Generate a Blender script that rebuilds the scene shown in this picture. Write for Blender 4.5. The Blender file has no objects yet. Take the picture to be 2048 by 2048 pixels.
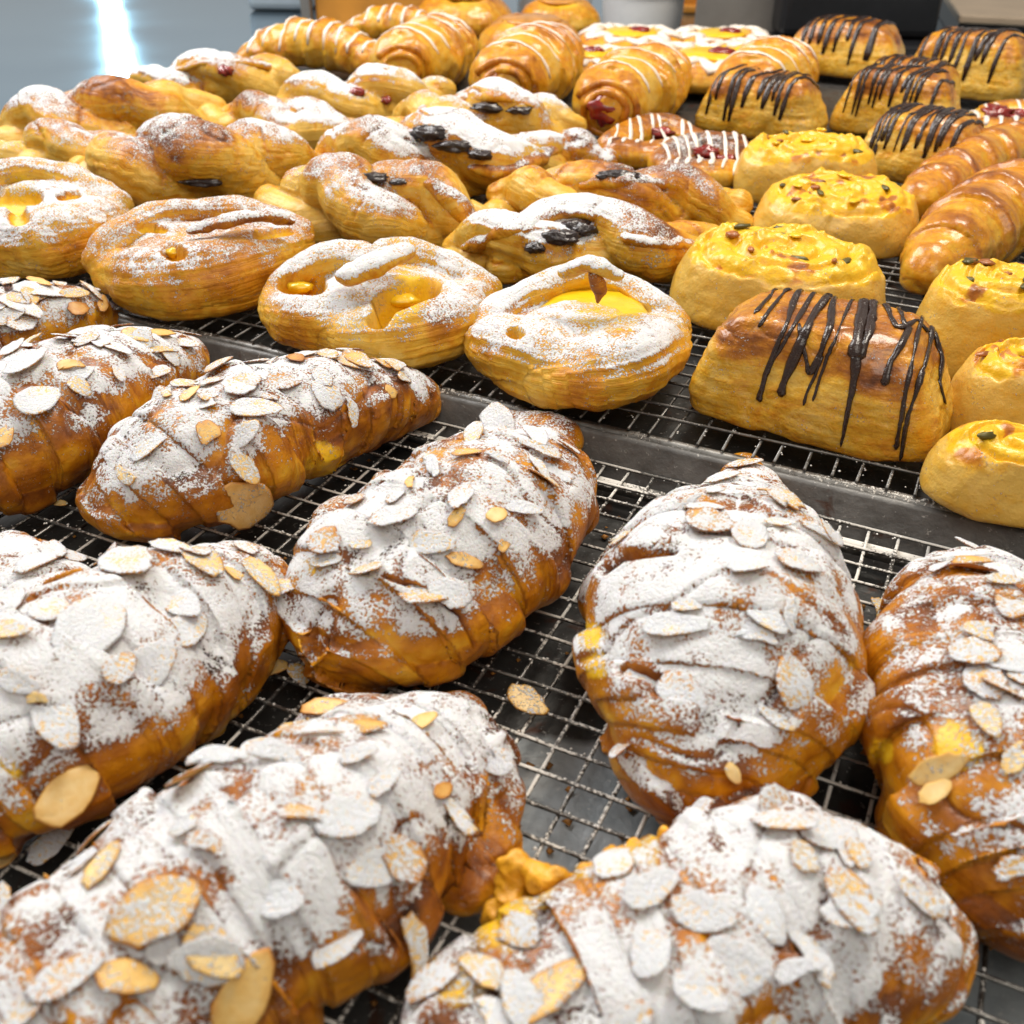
import bpy, math, random
import numpy as np
from mathutils import Vector, Matrix
from mathutils.bvhtree import BVHTree

# ------------------------------------------------------------------ camera, light, exposure
scene = bpy.context.scene
COL = scene.collection
CELL = 0.0115                                   # rack mesh spacing (m)
FPX = 2053.0                                    # focal length in photo pixels (2048 px wide)
PITCH, ROLL, YAW = math.radians(33.82), math.radians(0.86), math.radians(-24.7)
RX0, RY0, CAMH = 5.252 * CELL, 32.895 * CELL, 20.564 * CELL
_c, _s = math.cos(PITCH), math.sin(PITCH)
FW = np.array([0, _c, -_s]); _r = np.array([1.0, 0, 0]); _u = np.array([0, _s, _c])
RT = math.cos(ROLL) * _r + math.sin(ROLL) * _u
UP = -math.sin(ROLL) * _r + math.cos(ROLL) * _u
CAM = np.array([0, 0, CAMH])

cd = bpy.data.cameras.new('camera'); cam = bpy.data.objects.new('camera', cd); COL.objects.link(cam)
cd.sensor_width = 36.0; cd.lens = FPX / 2048.0 * 36.0
cd.clip_start = 0.01; cd.clip_end = 50
m4 = Matrix.Identity(4)
for i in range(3):
    m4[i][0] = RT[i]; m4[i][1] = UP[i]; m4[i][2] = -FW[i]; m4[i][3] = CAM[i]
cam.matrix_world = m4
cd.dof.use_dof = True; cd.dof.focus_distance = 0.44; cd.dof.aperture_fstop = 17.0
scene.camera = cam

world = bpy.data.worlds.new('World'); scene.world = world; world.use_nodes = True
bg = world.node_tree.nodes['Background']
bg.inputs['Color'].default_value = (1.0, 0.95, 0.87, 1); bg.inputs['Strength'].default_value = 0.31

def area(name, loc, target, sx, sy, power, color):
    l = bpy.data.lights.new(name, 'AREA'); l.shape = 'RECTANGLE'; l.size = sx; l.size_y = sy
    l.energy = power; l.color = color
    o = bpy.data.objects.new(name, l); COL.objects.link(o); o.location = loc
    o.rotation_euler = (Vector(target) - Vector(loc)).to_track_quat('-Z', 'Y').to_euler()
    return o
area('window_light', (-0.80, 1.15, 1.20), (0, 0.45, 0), 1.0, 0.8, 27.0, (1.0, 0.985, 0.965))
area('ceiling_light', (0.50, 0.95, 1.5), (0.1, 0.6, 0), 0.5, 0.5, 20.0, (1.0, 0.92, 0.80))
area('front_fill_light', (0.25, -0.55, 1.35), (0.05, 0.5, 0), 0.9, 0.7, 8.5, (1.0, 0.93, 0.82))  # soft fill lamp added above and behind the camera to brighten near sides
area('far_window', (-1.41, 3.9, 0.52), (-0.6, 1.5, 0.05), 0.055, 0.62, 4.5, (0.40, 0.80, 1.0))
area('far_wall_glow', (-1.2, 4.6, 1.1), (-0.3, 1.0, 0), 3.6, 1.7, 3.6, (0.62, 0.84, 1.0))

scene.view_settings.view_transform = 'Standard'; scene.view_settings.look = 'None'
scene.view_settings.gamma = 1.0; scene.view_settings.exposure = 0.02
scene.view_settings.use_curve_mapping = False
scene.cycles.max_bounces = 6; scene.cycles.diffuse_bounces = 3; scene.cycles.glossy_bounces = 3
scene.cycles.transmission_bounces = 2; scene.cycles.caustics_reflective = False

ZF, ZB = 0.0015, 0.0175                        # top of the wires: front rack, back rack

# ------------------------------------------------------------------ geometry of the shot
def ray(px, py):
    d = FW + RT * (px - 1024) / FPX - UP * (py - 1024) / FPX
    return d
def at(px, py, z=0.0):
    d = ray(px, py); return CAM + (z - CAMH) / d[2] * d
def depth(p): return float((np.asarray(p) - CAM) @ FW)
def proj(V):
    d = V - CAM; z = d @ FW
    return 1024 + FPX * (d @ RT) / z, 1024 - FPX * (d @ UP) / z
CY, SY = math.cos(YAW), math.sin(YAW)
def tray(u, v, z=0.0):                          # rack coordinates (cells) -> metres
    a, b = u * CELL, -v * CELL
    return np.array([RX0 + CY * a - SY * b, RY0 + SY * a + CY * b, z])
def ball(px, py, R, zr, q, lift=0.85, up=0.0):  # a ball resting on the rack (or raised by up radii)
    z = zr + 0.02
    for _ in range(10):
        p = at(px, py, z); r = R * depth(p) / FPX; z = zr + r * q * lift + up * r
    return [p[0], p[1], z, r]

# ------------------------------------------------------------------ numpy noise
_rng = np.random.RandomState(7)
_perm = np.concatenate([_rng.permutation(256)] * 3).astype(np.int32)
_grad = _rng.normal(size=(256, 3)).astype(np.float32); _grad /= np.linalg.norm(_grad, axis=1)[:, None]
def noise3(P):
    P = np.asarray(P, np.float32); i = np.floor(P).astype(np.int32); f = P - i
    w = f * f * f * (f * (f * 6 - 15) + 10); i &= 255; out = 0
    for dx in (0, 1):
        wx = w[:, 0] if dx else 1 - w[:, 0]
        for dy in (0, 1):
            wy = w[:, 1] if dy else 1 - w[:, 1]
            for dz in (0, 1):
                wz = w[:, 2] if dz else 1 - w[:, 2]
                h = _perm[_perm[_perm[(i[:, 0] + dx) & 255] + ((i[:, 1] + dy) & 255)] + ((i[:, 2] + dz) & 255)]
                g = _grad[h]
                out = out + wx * wy * wz * (g[:, 0] * (f[:, 0] - dx) + g[:, 1] * (f[:, 1] - dy) + g[:, 2] * (f[:, 2] - dz))
    return out * 1.6
def fbm(P, oct=3):
    a, o, s = 1.0, 0, 1.0
    for _ in range(oct):
        o = o + a * noise3(P * s + 17.3 * _); a *= 0.5; s *= 2.03
    return o
def sstep(a, b, x):
    t = np.clip((x - a) / (b - a), 0, 1); return t * t * (3 - 2 * t)

# ------------------------------------------------------------------ meshes
def mesh_obj(name, V, F, mat=None, parent=None, loc=None, smooth=True):
    me = bpy.data.meshes.new(name)
    F = np.asarray(F) if len(F) and not isinstance(F, list) else F
    if isinstance(F, np.ndarray):
        n, k = F.shape
        me.vertices.add(len(V)); me.vertices.foreach_set('co', np.asarray(V, np.float32).ravel())
        me.loops.add(n * k); me.loops.foreach_set('vertex_index', F.astype(np.int32).ravel())
        me.polygons.add(n); me.polygons.foreach_set('loop_start', np.arange(0, n * k, k, dtype=np.int32))
        me.update(calc_edges=True); me.validate()
    else:
        me.from_pydata([tuple(v) for v in V], [], [tuple(f) for f in F]); me.update()
    if smooth: me.polygons.foreach_set('use_smooth', np.ones(len(me.polygons), bool))
    if mat: me.materials.append(mat)
    o = bpy.data.objects.new(name, me); COL.objects.link(o)
    if parent: o.parent = parent
    if loc is not None: o.location = loc
    return o
def inst(name, me, parent=None, loc=(0, 0, 0), rot=None):
    o = bpy.data.objects.new(name, me); COL.objects.link(o)
    if parent: o.parent = parent
    o.location = loc
    if rot is not None: o.rotation_euler = rot
    return o
def tag(o, label=None, cat=None, group=None, kind=None):
    if label: o['label'] = label
    if cat: o['category'] = cat
    if group: o['group'] = group
    if kind: o['kind'] = kind
    return o
def empty(name, loc, label, cat, group=None, rz=0):
    o = bpy.data.objects.new(name, None); COL.objects.link(o); o.location = loc; o.rotation_euler = (0, 0, rz)
    o.empty_display_size = 0.01
    return tag(o, label, cat, group)

def surface_nets(D, org, h):
    s = D < 0; nx, ny, nz = D.shape
    c = [(i, j, k) for i in (0, 1) for j in (0, 1) for k in (0, 1)]
    sl = lambda A, o: A[o[0]:nx - 1 + o[0], o[1]:ny - 1 + o[1], o[2]:nz - 1 + o[2]]
    cnt = np.zeros((nx - 1, ny - 1, nz - 1), np.int8)
    for o in c: cnt += sl(s, o)
    act = (cnt > 0) & (cnt < 8)
    I = np.argwhere(act); idx = -np.ones(act.shape, np.int64); idx[act] = np.arange(len(I))
    acc = np.zeros((len(I), 3)); num = np.zeros(len(I))
    for a in c:
        for ax in range(3):
            if a[ax] == 0:
                b = list(a); b[ax] = 1
                va = D[I[:, 0] + a[0], I[:, 1] + a[1], I[:, 2] + a[2]]
                vb = D[I[:, 0] + b[0], I[:, 1] + b[1], I[:, 2] + b[2]]
                m = (va < 0) != (vb < 0)
                t = np.where(m, va / np.where(m, va - vb, 1), 0)
                for x in range(3):
                    acc[:, x] += np.where(m, a[x] + (t if x == ax else 0), 0)
                num += m
    V = (I + acc / num[:, None]) * h + org
    F = []
    for ax in range(3):
        o1 = [slice(None)] * 3; o2 = [slice(None)] * 3
        o1[ax] = slice(0, -1); o2[ax] = slice(1, None)
        cr = s[tuple(o1)] != s[tuple(o2)]
        E = np.argwhere(cr)
        b, cc = (ax + 1) % 3, (ax + 2) % 3
        ok = (E[:, b] > 0) & (E[:, cc] > 0) & (E[:, b] < D.shape[b] - 1) & (E[:, cc] < D.shape[cc] - 1)
        E = E[ok]
        def cell(db, dc):
            q = E.copy(); q[:, b] -= db; q[:, cc] -= dc
            return idx[q[:, 0], q[:, 1], q[:, 2]]
        Q = np.stack([cell(1, 1), cell(0, 1), cell(0, 0), cell(1, 0)], 1)
        inside = s[E[:, 0], E[:, 1], E[:, 2]]
        Q[~inside] = Q[~inside][:, ::-1]
        F.append(Q)
    F = np.concatenate(F); F = F[(F >= 0).all(1)]
    return V, F
def relax(V, F, n, lam=0.5):
    e = np.concatenate([F[:, [0, 1]], F[:, [1, 2]], F[:, [2, 3]], F[:, [3, 0]]])
    e = np.concatenate([e, e[:, ::-1]])
    cnt = np.bincount(e[:, 0], minlength=len(V))[:, None]
    for _ in range(n):
        S = np.stack([np.bincount(e[:, 0], V[e[:, 1], x], len(V)) for x in range(3)], 1)
        V = V + lam * (S / np.maximum(cnt, 1) - V)
    return V
def normals(V, F):
    n = np.cross(V[F[:, 2]] - V[F[:, 0]], V[F[:, 3]] - V[F[:, 1]])
    N = np.stack([np.bincount(F.ravel(), np.repeat(n[:, x], 4), len(V)) for x in range(3)], 1)
    return N / np.maximum(np.linalg.norm(N, axis=1), 1e-12)[:, None]

# ------------------------------------------------------------------ materials
def newmat(name):
    m = bpy.data.materials.new(name); m.use_nodes = True
    nt = m.node_tree; b = nt.nodes['Principled BSDF']
    return m, nt, b
class G:                                        # tiny node helper
    def __init__(s, nt): s.nt = nt
    def n(s, t, **kw):
        x = s.nt.nodes.new(t)
        for k, v in kw.items(): setattr(x, k, v)
        return x
    def link(s, a, b): s.nt.links.new(a, b)
    def val(s, sock, v):
        if isinstance(v, bpy.types.NodeSocket): s.link(v, sock)
        else: sock.default_value = v
    def math(s, op, a, b=None, c=None, clamp=False):
        x = s.n('ShaderNodeMath', operation=op, use_clamp=clamp); s.val(x.inputs[0], a)
        if b is not None: s.val(x.inputs[1], b)
        if c is not None: s.val(x.inputs[2], c)
        return x.outputs[0]
    def rng(s, v, a, b, c=0.0, d=1.0):
        x = s.n('ShaderNodeMapRange'); x.clamp = True; s.val(x.inputs[0], v)
        for i, q in enumerate((a, b, c, d)): s.val(x.inputs[i + 1], q)
        return x.outputs[0]
    def mix(s, f, a, b):
        x = s.n('ShaderNodeMix', data_type='RGBA'); s.val(x.inputs[0], f); s.val(x.inputs[6], a); s.val(x.inputs[7], b)
        return x.outputs[2]
    def noise(s, vec, scale, det=3, rough=0.55, dist=0.0):
        x = s.n('ShaderNodeTexNoise'); s.link(vec, x.inputs['Vector']); x.inputs['Scale'].default_value = scale
        x.inputs['Detail'].default_value = det; x.inputs['Roughness'].default_value = rough; x.inputs['Distortion'].default_value = dist
        return x.outputs['Fac']
    def vmath(s, op, a, b):
        x = s.n('ShaderNodeVectorMath', operation=op); s.val(x.inputs[0], a); s.val(x.inputs[1], b); return x.outputs[0]
    def ramp(s, f, stops):
        x = s.n('ShaderNodeValToRGB'); e = x.color_ramp.elements
        while len(e) < len(stops): e.new(0.5)
        for el, (p, c) in zip(e, stops): el.position = p; el.color = (*c, 1)
        s.link(f, x.inputs[0]); return x.outputs[0]
    def bump(s, h, dist, strength=1.0, normal=None):
        x = s.n('ShaderNodeBump'); x.inputs['Distance'].default_value = dist; x.inputs['Strength'].default_value = strength
        s.link(h, x.inputs['Height'])
        if normal is not None: s.link(normal, x.inputs['Normal'])
        return x.outputs['Normal']
def objvec(g):
    tc = g.n('ShaderNodeTexCoord'); oi = g.n('ShaderNodeObjectInfo')
    k = g.n('ShaderNodeVectorMath', operation='SCALE'); k.inputs[0].default_value = (3.1, 1.7, 2.3); g.link(oi.outputs['Random'], k.inputs['Scale'])
    return g.vmath('ADD', tc.outputs['Object'], k.outputs[0]), oi

SUGAR = (0.90, 0.91, 0.94, 1)
def sugar_mask(g, vec, amount, scale=850.0):
    n = g.noise(vec, scale, 4, 0.65)
    n2 = g.noise(vec, scale * 0.12, 2, 0.5)
    n = g.math('ADD', g.rng(n, 0.30, 0.64), g.rng(n2, 0.3, 0.7, -0.26, 0.26))
    amount = g.math('MINIMUM', amount, 1.02)
    return g.rng(g.math('SUBTRACT', amount, n), -0.08, 0.10), n
CRUST = [(0.0, (0.72, 0.455, 0.085)), (0.16, (0.70, 0.375, 0.026)), (0.34, (0.60, 0.242, 0.007)), (0.55, (0.38, 0.122, 0.005)),
         (0.75, (0.20, 0.055, 0.006)), (1.0, (0.040, 0.012, 0.005))]
def pastry_mat(name, rough=0.5, coat=0.0, lamscale=(520, 26, 60), lamamp=0.35, sgscale=1000.0, crust=CRUST, glossbump=0.0, var=0.11):
    m, nt, b = newmat(name); g = G(nt)
    vec, oi = objvec(g)
    at_ = g.n('ShaderNodeAttribute', attribute_name='mask'); sep = g.n('ShaderNodeSeparateColor'); g.link(at_.outputs['Color'], sep.inputs[0])
    bake, sugar, yel = sep.outputs[0], sep.outputs[1], sep.outputs[2]
    lam = g.n('ShaderNodeAttribute', attribute_name='lam')
    lv = g.vmath('MULTIPLY', lam.outputs['Vector'], lamscale)
    ln = g.noise(lv, 1.0, 3, 0.6, 0.3)
    mot = g.noise(vec, 170, 4, 0.6)
    fine = g.noise(vec, 900, 2, 0.5)
    bk = g.math('ADD', bake, g.math('ADD', g.rng(mot, 0.28, 0.72, -0.14, 0.14), g.rng(ln, 0.28, 0.72, -var, var)))
    col = g.ramp(bk, crust)
    ycol = g.mix(g.rng(mot, 0.3, 0.7), (0.74, 0.40, 0.006, 1), (0.80, 0.50, 0.02, 1))
    ym = g.rng(g.math('ADD', yel, g.rng(mot, 0.3, 0.7, -0.2, 0.2)), 0.35, 0.6)
    col = g.mix(ym, col, ycol)
    sm, sn = sugar_mask(g, vec, sugar, sgscale)
    col = g.mix(sm, col, SUGAR)
    g.link(col, b.inputs['Base Color'])
    g.link(g.rng(sm, 0, 1, rough, 0.95), b.inputs['Roughness'])
    b.inputs['Specular IOR Level'].default_value = 0.35
    if coat:
        g.link(g.math('MULTIPLY', g.math('SUBTRACT', 1.0, sm), coat), b.inputs['Coat Weight']); b.inputs['Coat Roughness'].default_value = 0.18
    h = g.math('ADD', g.math('MULTIPLY', ln, lamamp), g.math('MULTIPLY', mot, 0.55))
    h = g.math('ADD', h, g.math('MULTIPLY', fine, 0.14))
    h = g.math('ADD', h, g.math('MULTIPLY', sm, 0.42))
    h = g.math('SUBTRACT', h, g.math('MULTIPLY', g.math('MULTIPLY', sm, sn), 0.45))
    h = g.math('ADD', h, g.math('MULTIPLY', g.math('MULTIPLY', sm, g.noise(vec, 1500, 2, 0.6)), 0.30))
    if glossbump:
        h = g.math('ADD', h, g.math('MULTIPLY', g.noise(vec, 330, 2, 0.5), glossbump))
    g.link(g.bump(h, 0.0013), b.inputs['Normal'])
    b.inputs['Subsurface Weight'].default_value = 0.12; b.inputs['Subsurface Radius'].default_value = (1.0, 0.45, 0.15); b.inputs['Subsurface Scale'].default_value = 0.004
    return m
M_ALM = pastry_mat('almond_crust', 0.40, 0.16, lamscale=(640, 30, 60), lamamp=0.85, var=0.17)
M_DAN = pastry_mat('danish_crust', 0.5, 0.06, lamscale=(22, 480, 40), lamamp=0.7, sgscale=1000)
M_TWI = pastry_mat('twist_crust', 0.42, 0.18, lamscale=(22, 420, 40), lamamp=0.7, sgscale=950)
M_SHY = pastry_mat('glazed_crust', 0.32, 0.45, lamscale=(300, 30, 40), lamamp=0.35)
M_CHO = pastry_mat('flaky_crust', 0.34, 0.55, lamscale=(60, 420, 60), lamamp=0.4, glossbump=0.6)
M_CHE = pastry_mat('bun_crust', 0.36, 0.25, lamscale=(30, 200, 30), lamamp=0.15, glossbump=0.2,
                   crust=[(0.0, (0.72, 0.45, 0.090)), (0.2, (0.72, 0.385, 0.035)), (0.4, (0.60, 0.235, 0.012)), (0.65, (0.45, 0.15, 0.015)), (1.0, (0.10, 0.03, 0.01))])

def flake_mat():
    m, nt, b = newmat('almond'); g = G(nt)
    oi = g.n('ShaderNodeObjectInfo'); vec = g.n('ShaderNodeNewGeometry').outputs['Position']
    cs = g.n('ShaderNodeSeparateColor'); g.link(oi.outputs['Color'], cs.inputs[0])
    at_ = g.n('ShaderNodeAttribute', attribute_name='mask'); sep = g.n('ShaderNodeSeparateColor'); g.link(at_.outputs['Color'], sep.inputs[0])
    nn = g.noise(vec, 260, 3, 0.55)
    t = g.math('ADD', g.math('MULTIPLY', sep.outputs[0], 0.55), g.math('ADD', g.math('MULTIPLY', cs.outputs[1], 0.75), g.rng(nn, 0.3, 0.7, -0.12, 0.12)))
    col = g.ramp(t, [(0.0, (0.80, 0.58, 0.27)), (0.3, (0.72, 0.44, 0.13)), (0.6, (0.50, 0.21, 0.035)), (1.0, (0.20, 0.06, 0.012))])
    am = g.math('MULTIPLY', cs.outputs[0], sep.outputs[1])
    sm, sn = sugar_mask(g, vec, am, 1000.0)
    col = g.mix(sm, col, SUGAR)
    g.link(col, b.inputs['Base Color']); g.link(g.rng(sm, 0, 1, 0.45, 0.95), b.inputs['Roughness'])
    h = g.math('ADD', g.math('MULTIPLY', nn, 0.25), g.math('MULTIPLY', sm, 0.45))
    h = g.math('SUBTRACT', h, g.math('MULTIPLY', g.math('MULTIPLY', sm, sn), 0.5))
    g.link(g.bump(h, 0.0014), b.inputs['Normal'])
    b.inputs['Subsurface Weight'].default_value = 0.15; b.inputs['Subsurface Radius'].default_value = (1, 0.6, 0.25); b.inputs['Subsurface Scale'].default_value = 0.003
    return m
M_FLK = flake_mat()

def plain(name, color, rough=0.4, metal=0.0, coat=0.0, var=0.0, vscale=60, bump=0.0, bscale=300, spec=0.5):
    m, nt, b = newmat(name); g = G(nt); vec, oi = objvec(g)
    n = g.noise(vec, vscale, 4, 0.6)
    lo = tuple(c * (1 - var) for c in color) + (1,); hi = tuple(min(1, c * (1 + var)) for c in color) + (1,)
    g.link(g.mix(g.rng(n, 0.3, 0.7), lo, hi), b.inputs['Base Color'])
    b.inputs['Roughness'].default_value = rough; b.inputs['Metallic'].default_value = metal; b.inputs['Coat Weight'].default_value = coat
    b.inputs['Specular IOR Level'].default_value = spec
    if bump: g.link(g.bump(g.noise(vec, bscale, 3, 0.55), bump), b.inputs['Normal'])
    return m
M_CUST = plain('custard', (0.82, 0.50, 0.010), 0.28, coat=0.3, var=0.12, vscale=90, bump=0.0012, bscale=130)
M_FILL = plain('baked_filling', (0.72, 0.34, 0.016), 0.45, coat=0.1, var=0.25, vscale=120, bump=0.0016, bscale=240)
M_CHOC = plain('chocolate', (0.026, 0.011, 0.007), 0.26, coat=0.3, var=0.25, vscale=200, bump=0.0005, bscale=500)
M_ICE = plain('white_icing', (0.82, 0.74, 0.66), 0.3, coat=0.3, var=0.08, vscale=200)
M_JAM = plain('red_jam', (0.22, 0.012, 0.008), 0.15, coat=0.6, var=0.35, vscale=150, bump=0.001, bscale=200)
M_PRUNE = plain('prune', (0.020, 0.010, 0.010), 0.28, coat=0.4, var=0.4, vscale=200, bump=0.0015, bscale=260)
M_BIT = plain('topping', (0.36, 0.11, 0.02), 0.35, coat=0.2, var=0.5, vscale=120, bump=0.001)
M_GREEN = plain('herb', (0.10, 0.08, 0.012), 0.4, var=0.4, vscale=150)

def wire_mat(name, dust):
    m, nt, b = newmat(name); g = G(nt); vec, oi = objvec(g)
    geo = g.n('ShaderNodeNewGeometry'); sx = g.n('ShaderNodeSeparateXYZ'); g.link(geo.outputs['Normal'], sx.inputs[0])
    wp = g.n('ShaderNodeNewGeometry').outputs['Position']
    big = g.noise(wp, 22, 2, 0.5)
    amt = g.math('MULTIPLY', g.rng(sx.outputs[2], 0.0, 0.6), g.rng(big, 0.38, 0.62, 0.30 * dust, 1.10 * dust))
    n = g.rng(g.noise(wp, 750, 3, 0.6), 0.28, 0.72)
    sm = g.rng(g.math('SUBTRACT', amt, n), -0.03, 0.15)
    st = g.noise(wp, 120, 3, 0.6)
    base = g.mix(g.rng(st, 0.4, 0.7), (0.28, 0.275, 0.265, 1), (0.09, 0.08, 0.07, 1))
    g.link(g.mix(sm, base, (0.72, 0.69, 0.64, 1)), b.inputs['Base Color'])
    g.link(g.rng(sm, 0, 1, 1.0, 0.0), b.inputs['Metallic'])
    g.link(g.rng(sm, 0, 1, 0.46, 0.95), b.inputs['Roughness'])
    g.link(g.bump(g.math('ADD', sm, g.math('MULTIPLY', st, 0.15)), 0.0007), b.inputs['Normal'])
    return m
M_WIREF = wire_mat('dusted_wire', 1.0); M_WIREB = wire_mat('steel_wire', 0.4)

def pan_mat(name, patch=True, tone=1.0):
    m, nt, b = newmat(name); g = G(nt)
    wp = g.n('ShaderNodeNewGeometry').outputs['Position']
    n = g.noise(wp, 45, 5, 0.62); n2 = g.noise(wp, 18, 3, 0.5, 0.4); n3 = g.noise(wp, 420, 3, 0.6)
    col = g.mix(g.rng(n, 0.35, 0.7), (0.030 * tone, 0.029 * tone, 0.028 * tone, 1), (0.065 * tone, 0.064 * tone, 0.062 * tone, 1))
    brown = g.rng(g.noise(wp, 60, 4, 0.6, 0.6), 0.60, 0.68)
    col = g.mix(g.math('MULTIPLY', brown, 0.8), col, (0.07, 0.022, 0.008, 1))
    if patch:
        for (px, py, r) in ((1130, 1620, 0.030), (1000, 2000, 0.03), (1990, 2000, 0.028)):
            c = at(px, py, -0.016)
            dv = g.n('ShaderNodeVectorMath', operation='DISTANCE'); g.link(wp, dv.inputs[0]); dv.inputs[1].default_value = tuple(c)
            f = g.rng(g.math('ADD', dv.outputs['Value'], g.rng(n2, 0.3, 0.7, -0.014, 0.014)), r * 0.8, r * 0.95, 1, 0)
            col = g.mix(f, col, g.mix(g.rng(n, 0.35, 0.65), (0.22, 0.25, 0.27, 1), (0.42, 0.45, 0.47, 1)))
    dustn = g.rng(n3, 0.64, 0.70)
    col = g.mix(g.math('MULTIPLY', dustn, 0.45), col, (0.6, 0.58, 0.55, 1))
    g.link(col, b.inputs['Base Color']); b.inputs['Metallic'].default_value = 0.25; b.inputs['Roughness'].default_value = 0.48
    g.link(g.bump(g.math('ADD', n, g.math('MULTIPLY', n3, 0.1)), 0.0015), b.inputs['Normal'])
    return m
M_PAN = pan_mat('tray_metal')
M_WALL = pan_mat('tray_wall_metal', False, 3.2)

# ------------------------------------------------------------------ the counter and what stands at its back
def box_mesh(sx, sy, sz, r=0.0, seg=2):
    import bmesh
    bm = bmesh.new(); bmesh.ops.create_cube(bm, size=1.0)
    for v in bm.verts: v.co = Vector((v.co.x * sx, v.co.y * sy, (v.co.z + 0.5) * sz))
    if r: bmesh.ops.bevel(bm, geom=bm.edges[:], offset=r, segments=seg, affect='EDGES', profile=0.5)
    me = bpy.data.meshes.new('box'); bm.to_mesh(me); bm.free(); return me
def lathe_mesh(prof, n=40):
    V, F = [], []
    for r, z in prof:
        for i in range(n): V.append((r * math.cos(2 * math.pi * i / n), r * math.sin(2 * math.pi * i / n), z))
    for k in range(len(prof) - 1):
        for i in range(n):
            j = (i + 1) % n; F.append((k * n + i, k * n + j, (k + 1) * n + j, (k + 1) * n + i))
    me = bpy.data.meshes.new('lathe'); me.from_pydata(V, [], F); me.update()
    for p in me.polygons: p.use_smooth = True
    return me
def part(name, me, mat, parent=None, loc=(0, 0, 0), rot=None):
    me.name = name
    if not me.materials: me.materials.append(mat)
    return inst(name, me, parent, loc, rot)

def steel_mat():
    m, nt, b = newmat('brushed_steel'); g = G(nt)
    wp = g.n('ShaderNodeNewGeometry').outputs['Position']
    sv = g.vmath('MULTIPLY', wp, (6.0, 240.0, 6.0)); n = g.noise(sv, 1.0, 3, 0.6); n2 = g.noise(wp, 5, 3, 0.5)
    g.link(g.mix(g.rng(n2, 0.3, 0.7), (0.31, 0.43, 0.54, 1), (0.38, 0.50, 0.60, 1)), b.inputs['Base Color'])
    b.inputs['Metallic'].default_value = 0.9
    g.link(g.rng(n2, 0.3, 0.7, 0.10, 0.17), b.inputs['Roughness'])
    g.link(g.bump(n, 0.00002), b.inputs['Normal'])
    return m
ZC = -0.024
cm = mesh_obj('counter', [(-3, -0.6, ZC), (3, -0.6, ZC), (3, 4.2, ZC), (-3, 4.2, ZC)], np.array([[0, 1, 2, 3]]), steel_mat(), smooth=False)
tag(cm, kind='structure')

M_WOOD = plain('orange_wood', (0.70, 0.30, 0.045), 0.45, var=0.2, vscale=14)
M_WHITE = plain('white_plastic', (0.88, 0.89, 0.90), 0.35, var=0.03)
M_BLACK = plain('black_plastic', (0.010, 0.010, 0.012), 0.35, var=0.2)
M_BEIGE = plain('beige_laminate', (0.52, 0.41, 0.30), 0.5, var=0.08, vscale=20)
M_GREY = plain('grey_steel', (0.30, 0.28, 0.26), 0.45, metal=0.6, var=0.1, vscale=20)
M_BLUEW = plain('pale_blue_plastic', (0.50, 0.62, 0.72), 0.35, var=0.06)
M_BLUE = plain('highlight_blue', (0.03, 0.22, 0.50), 0.3, var=0.1)

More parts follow.
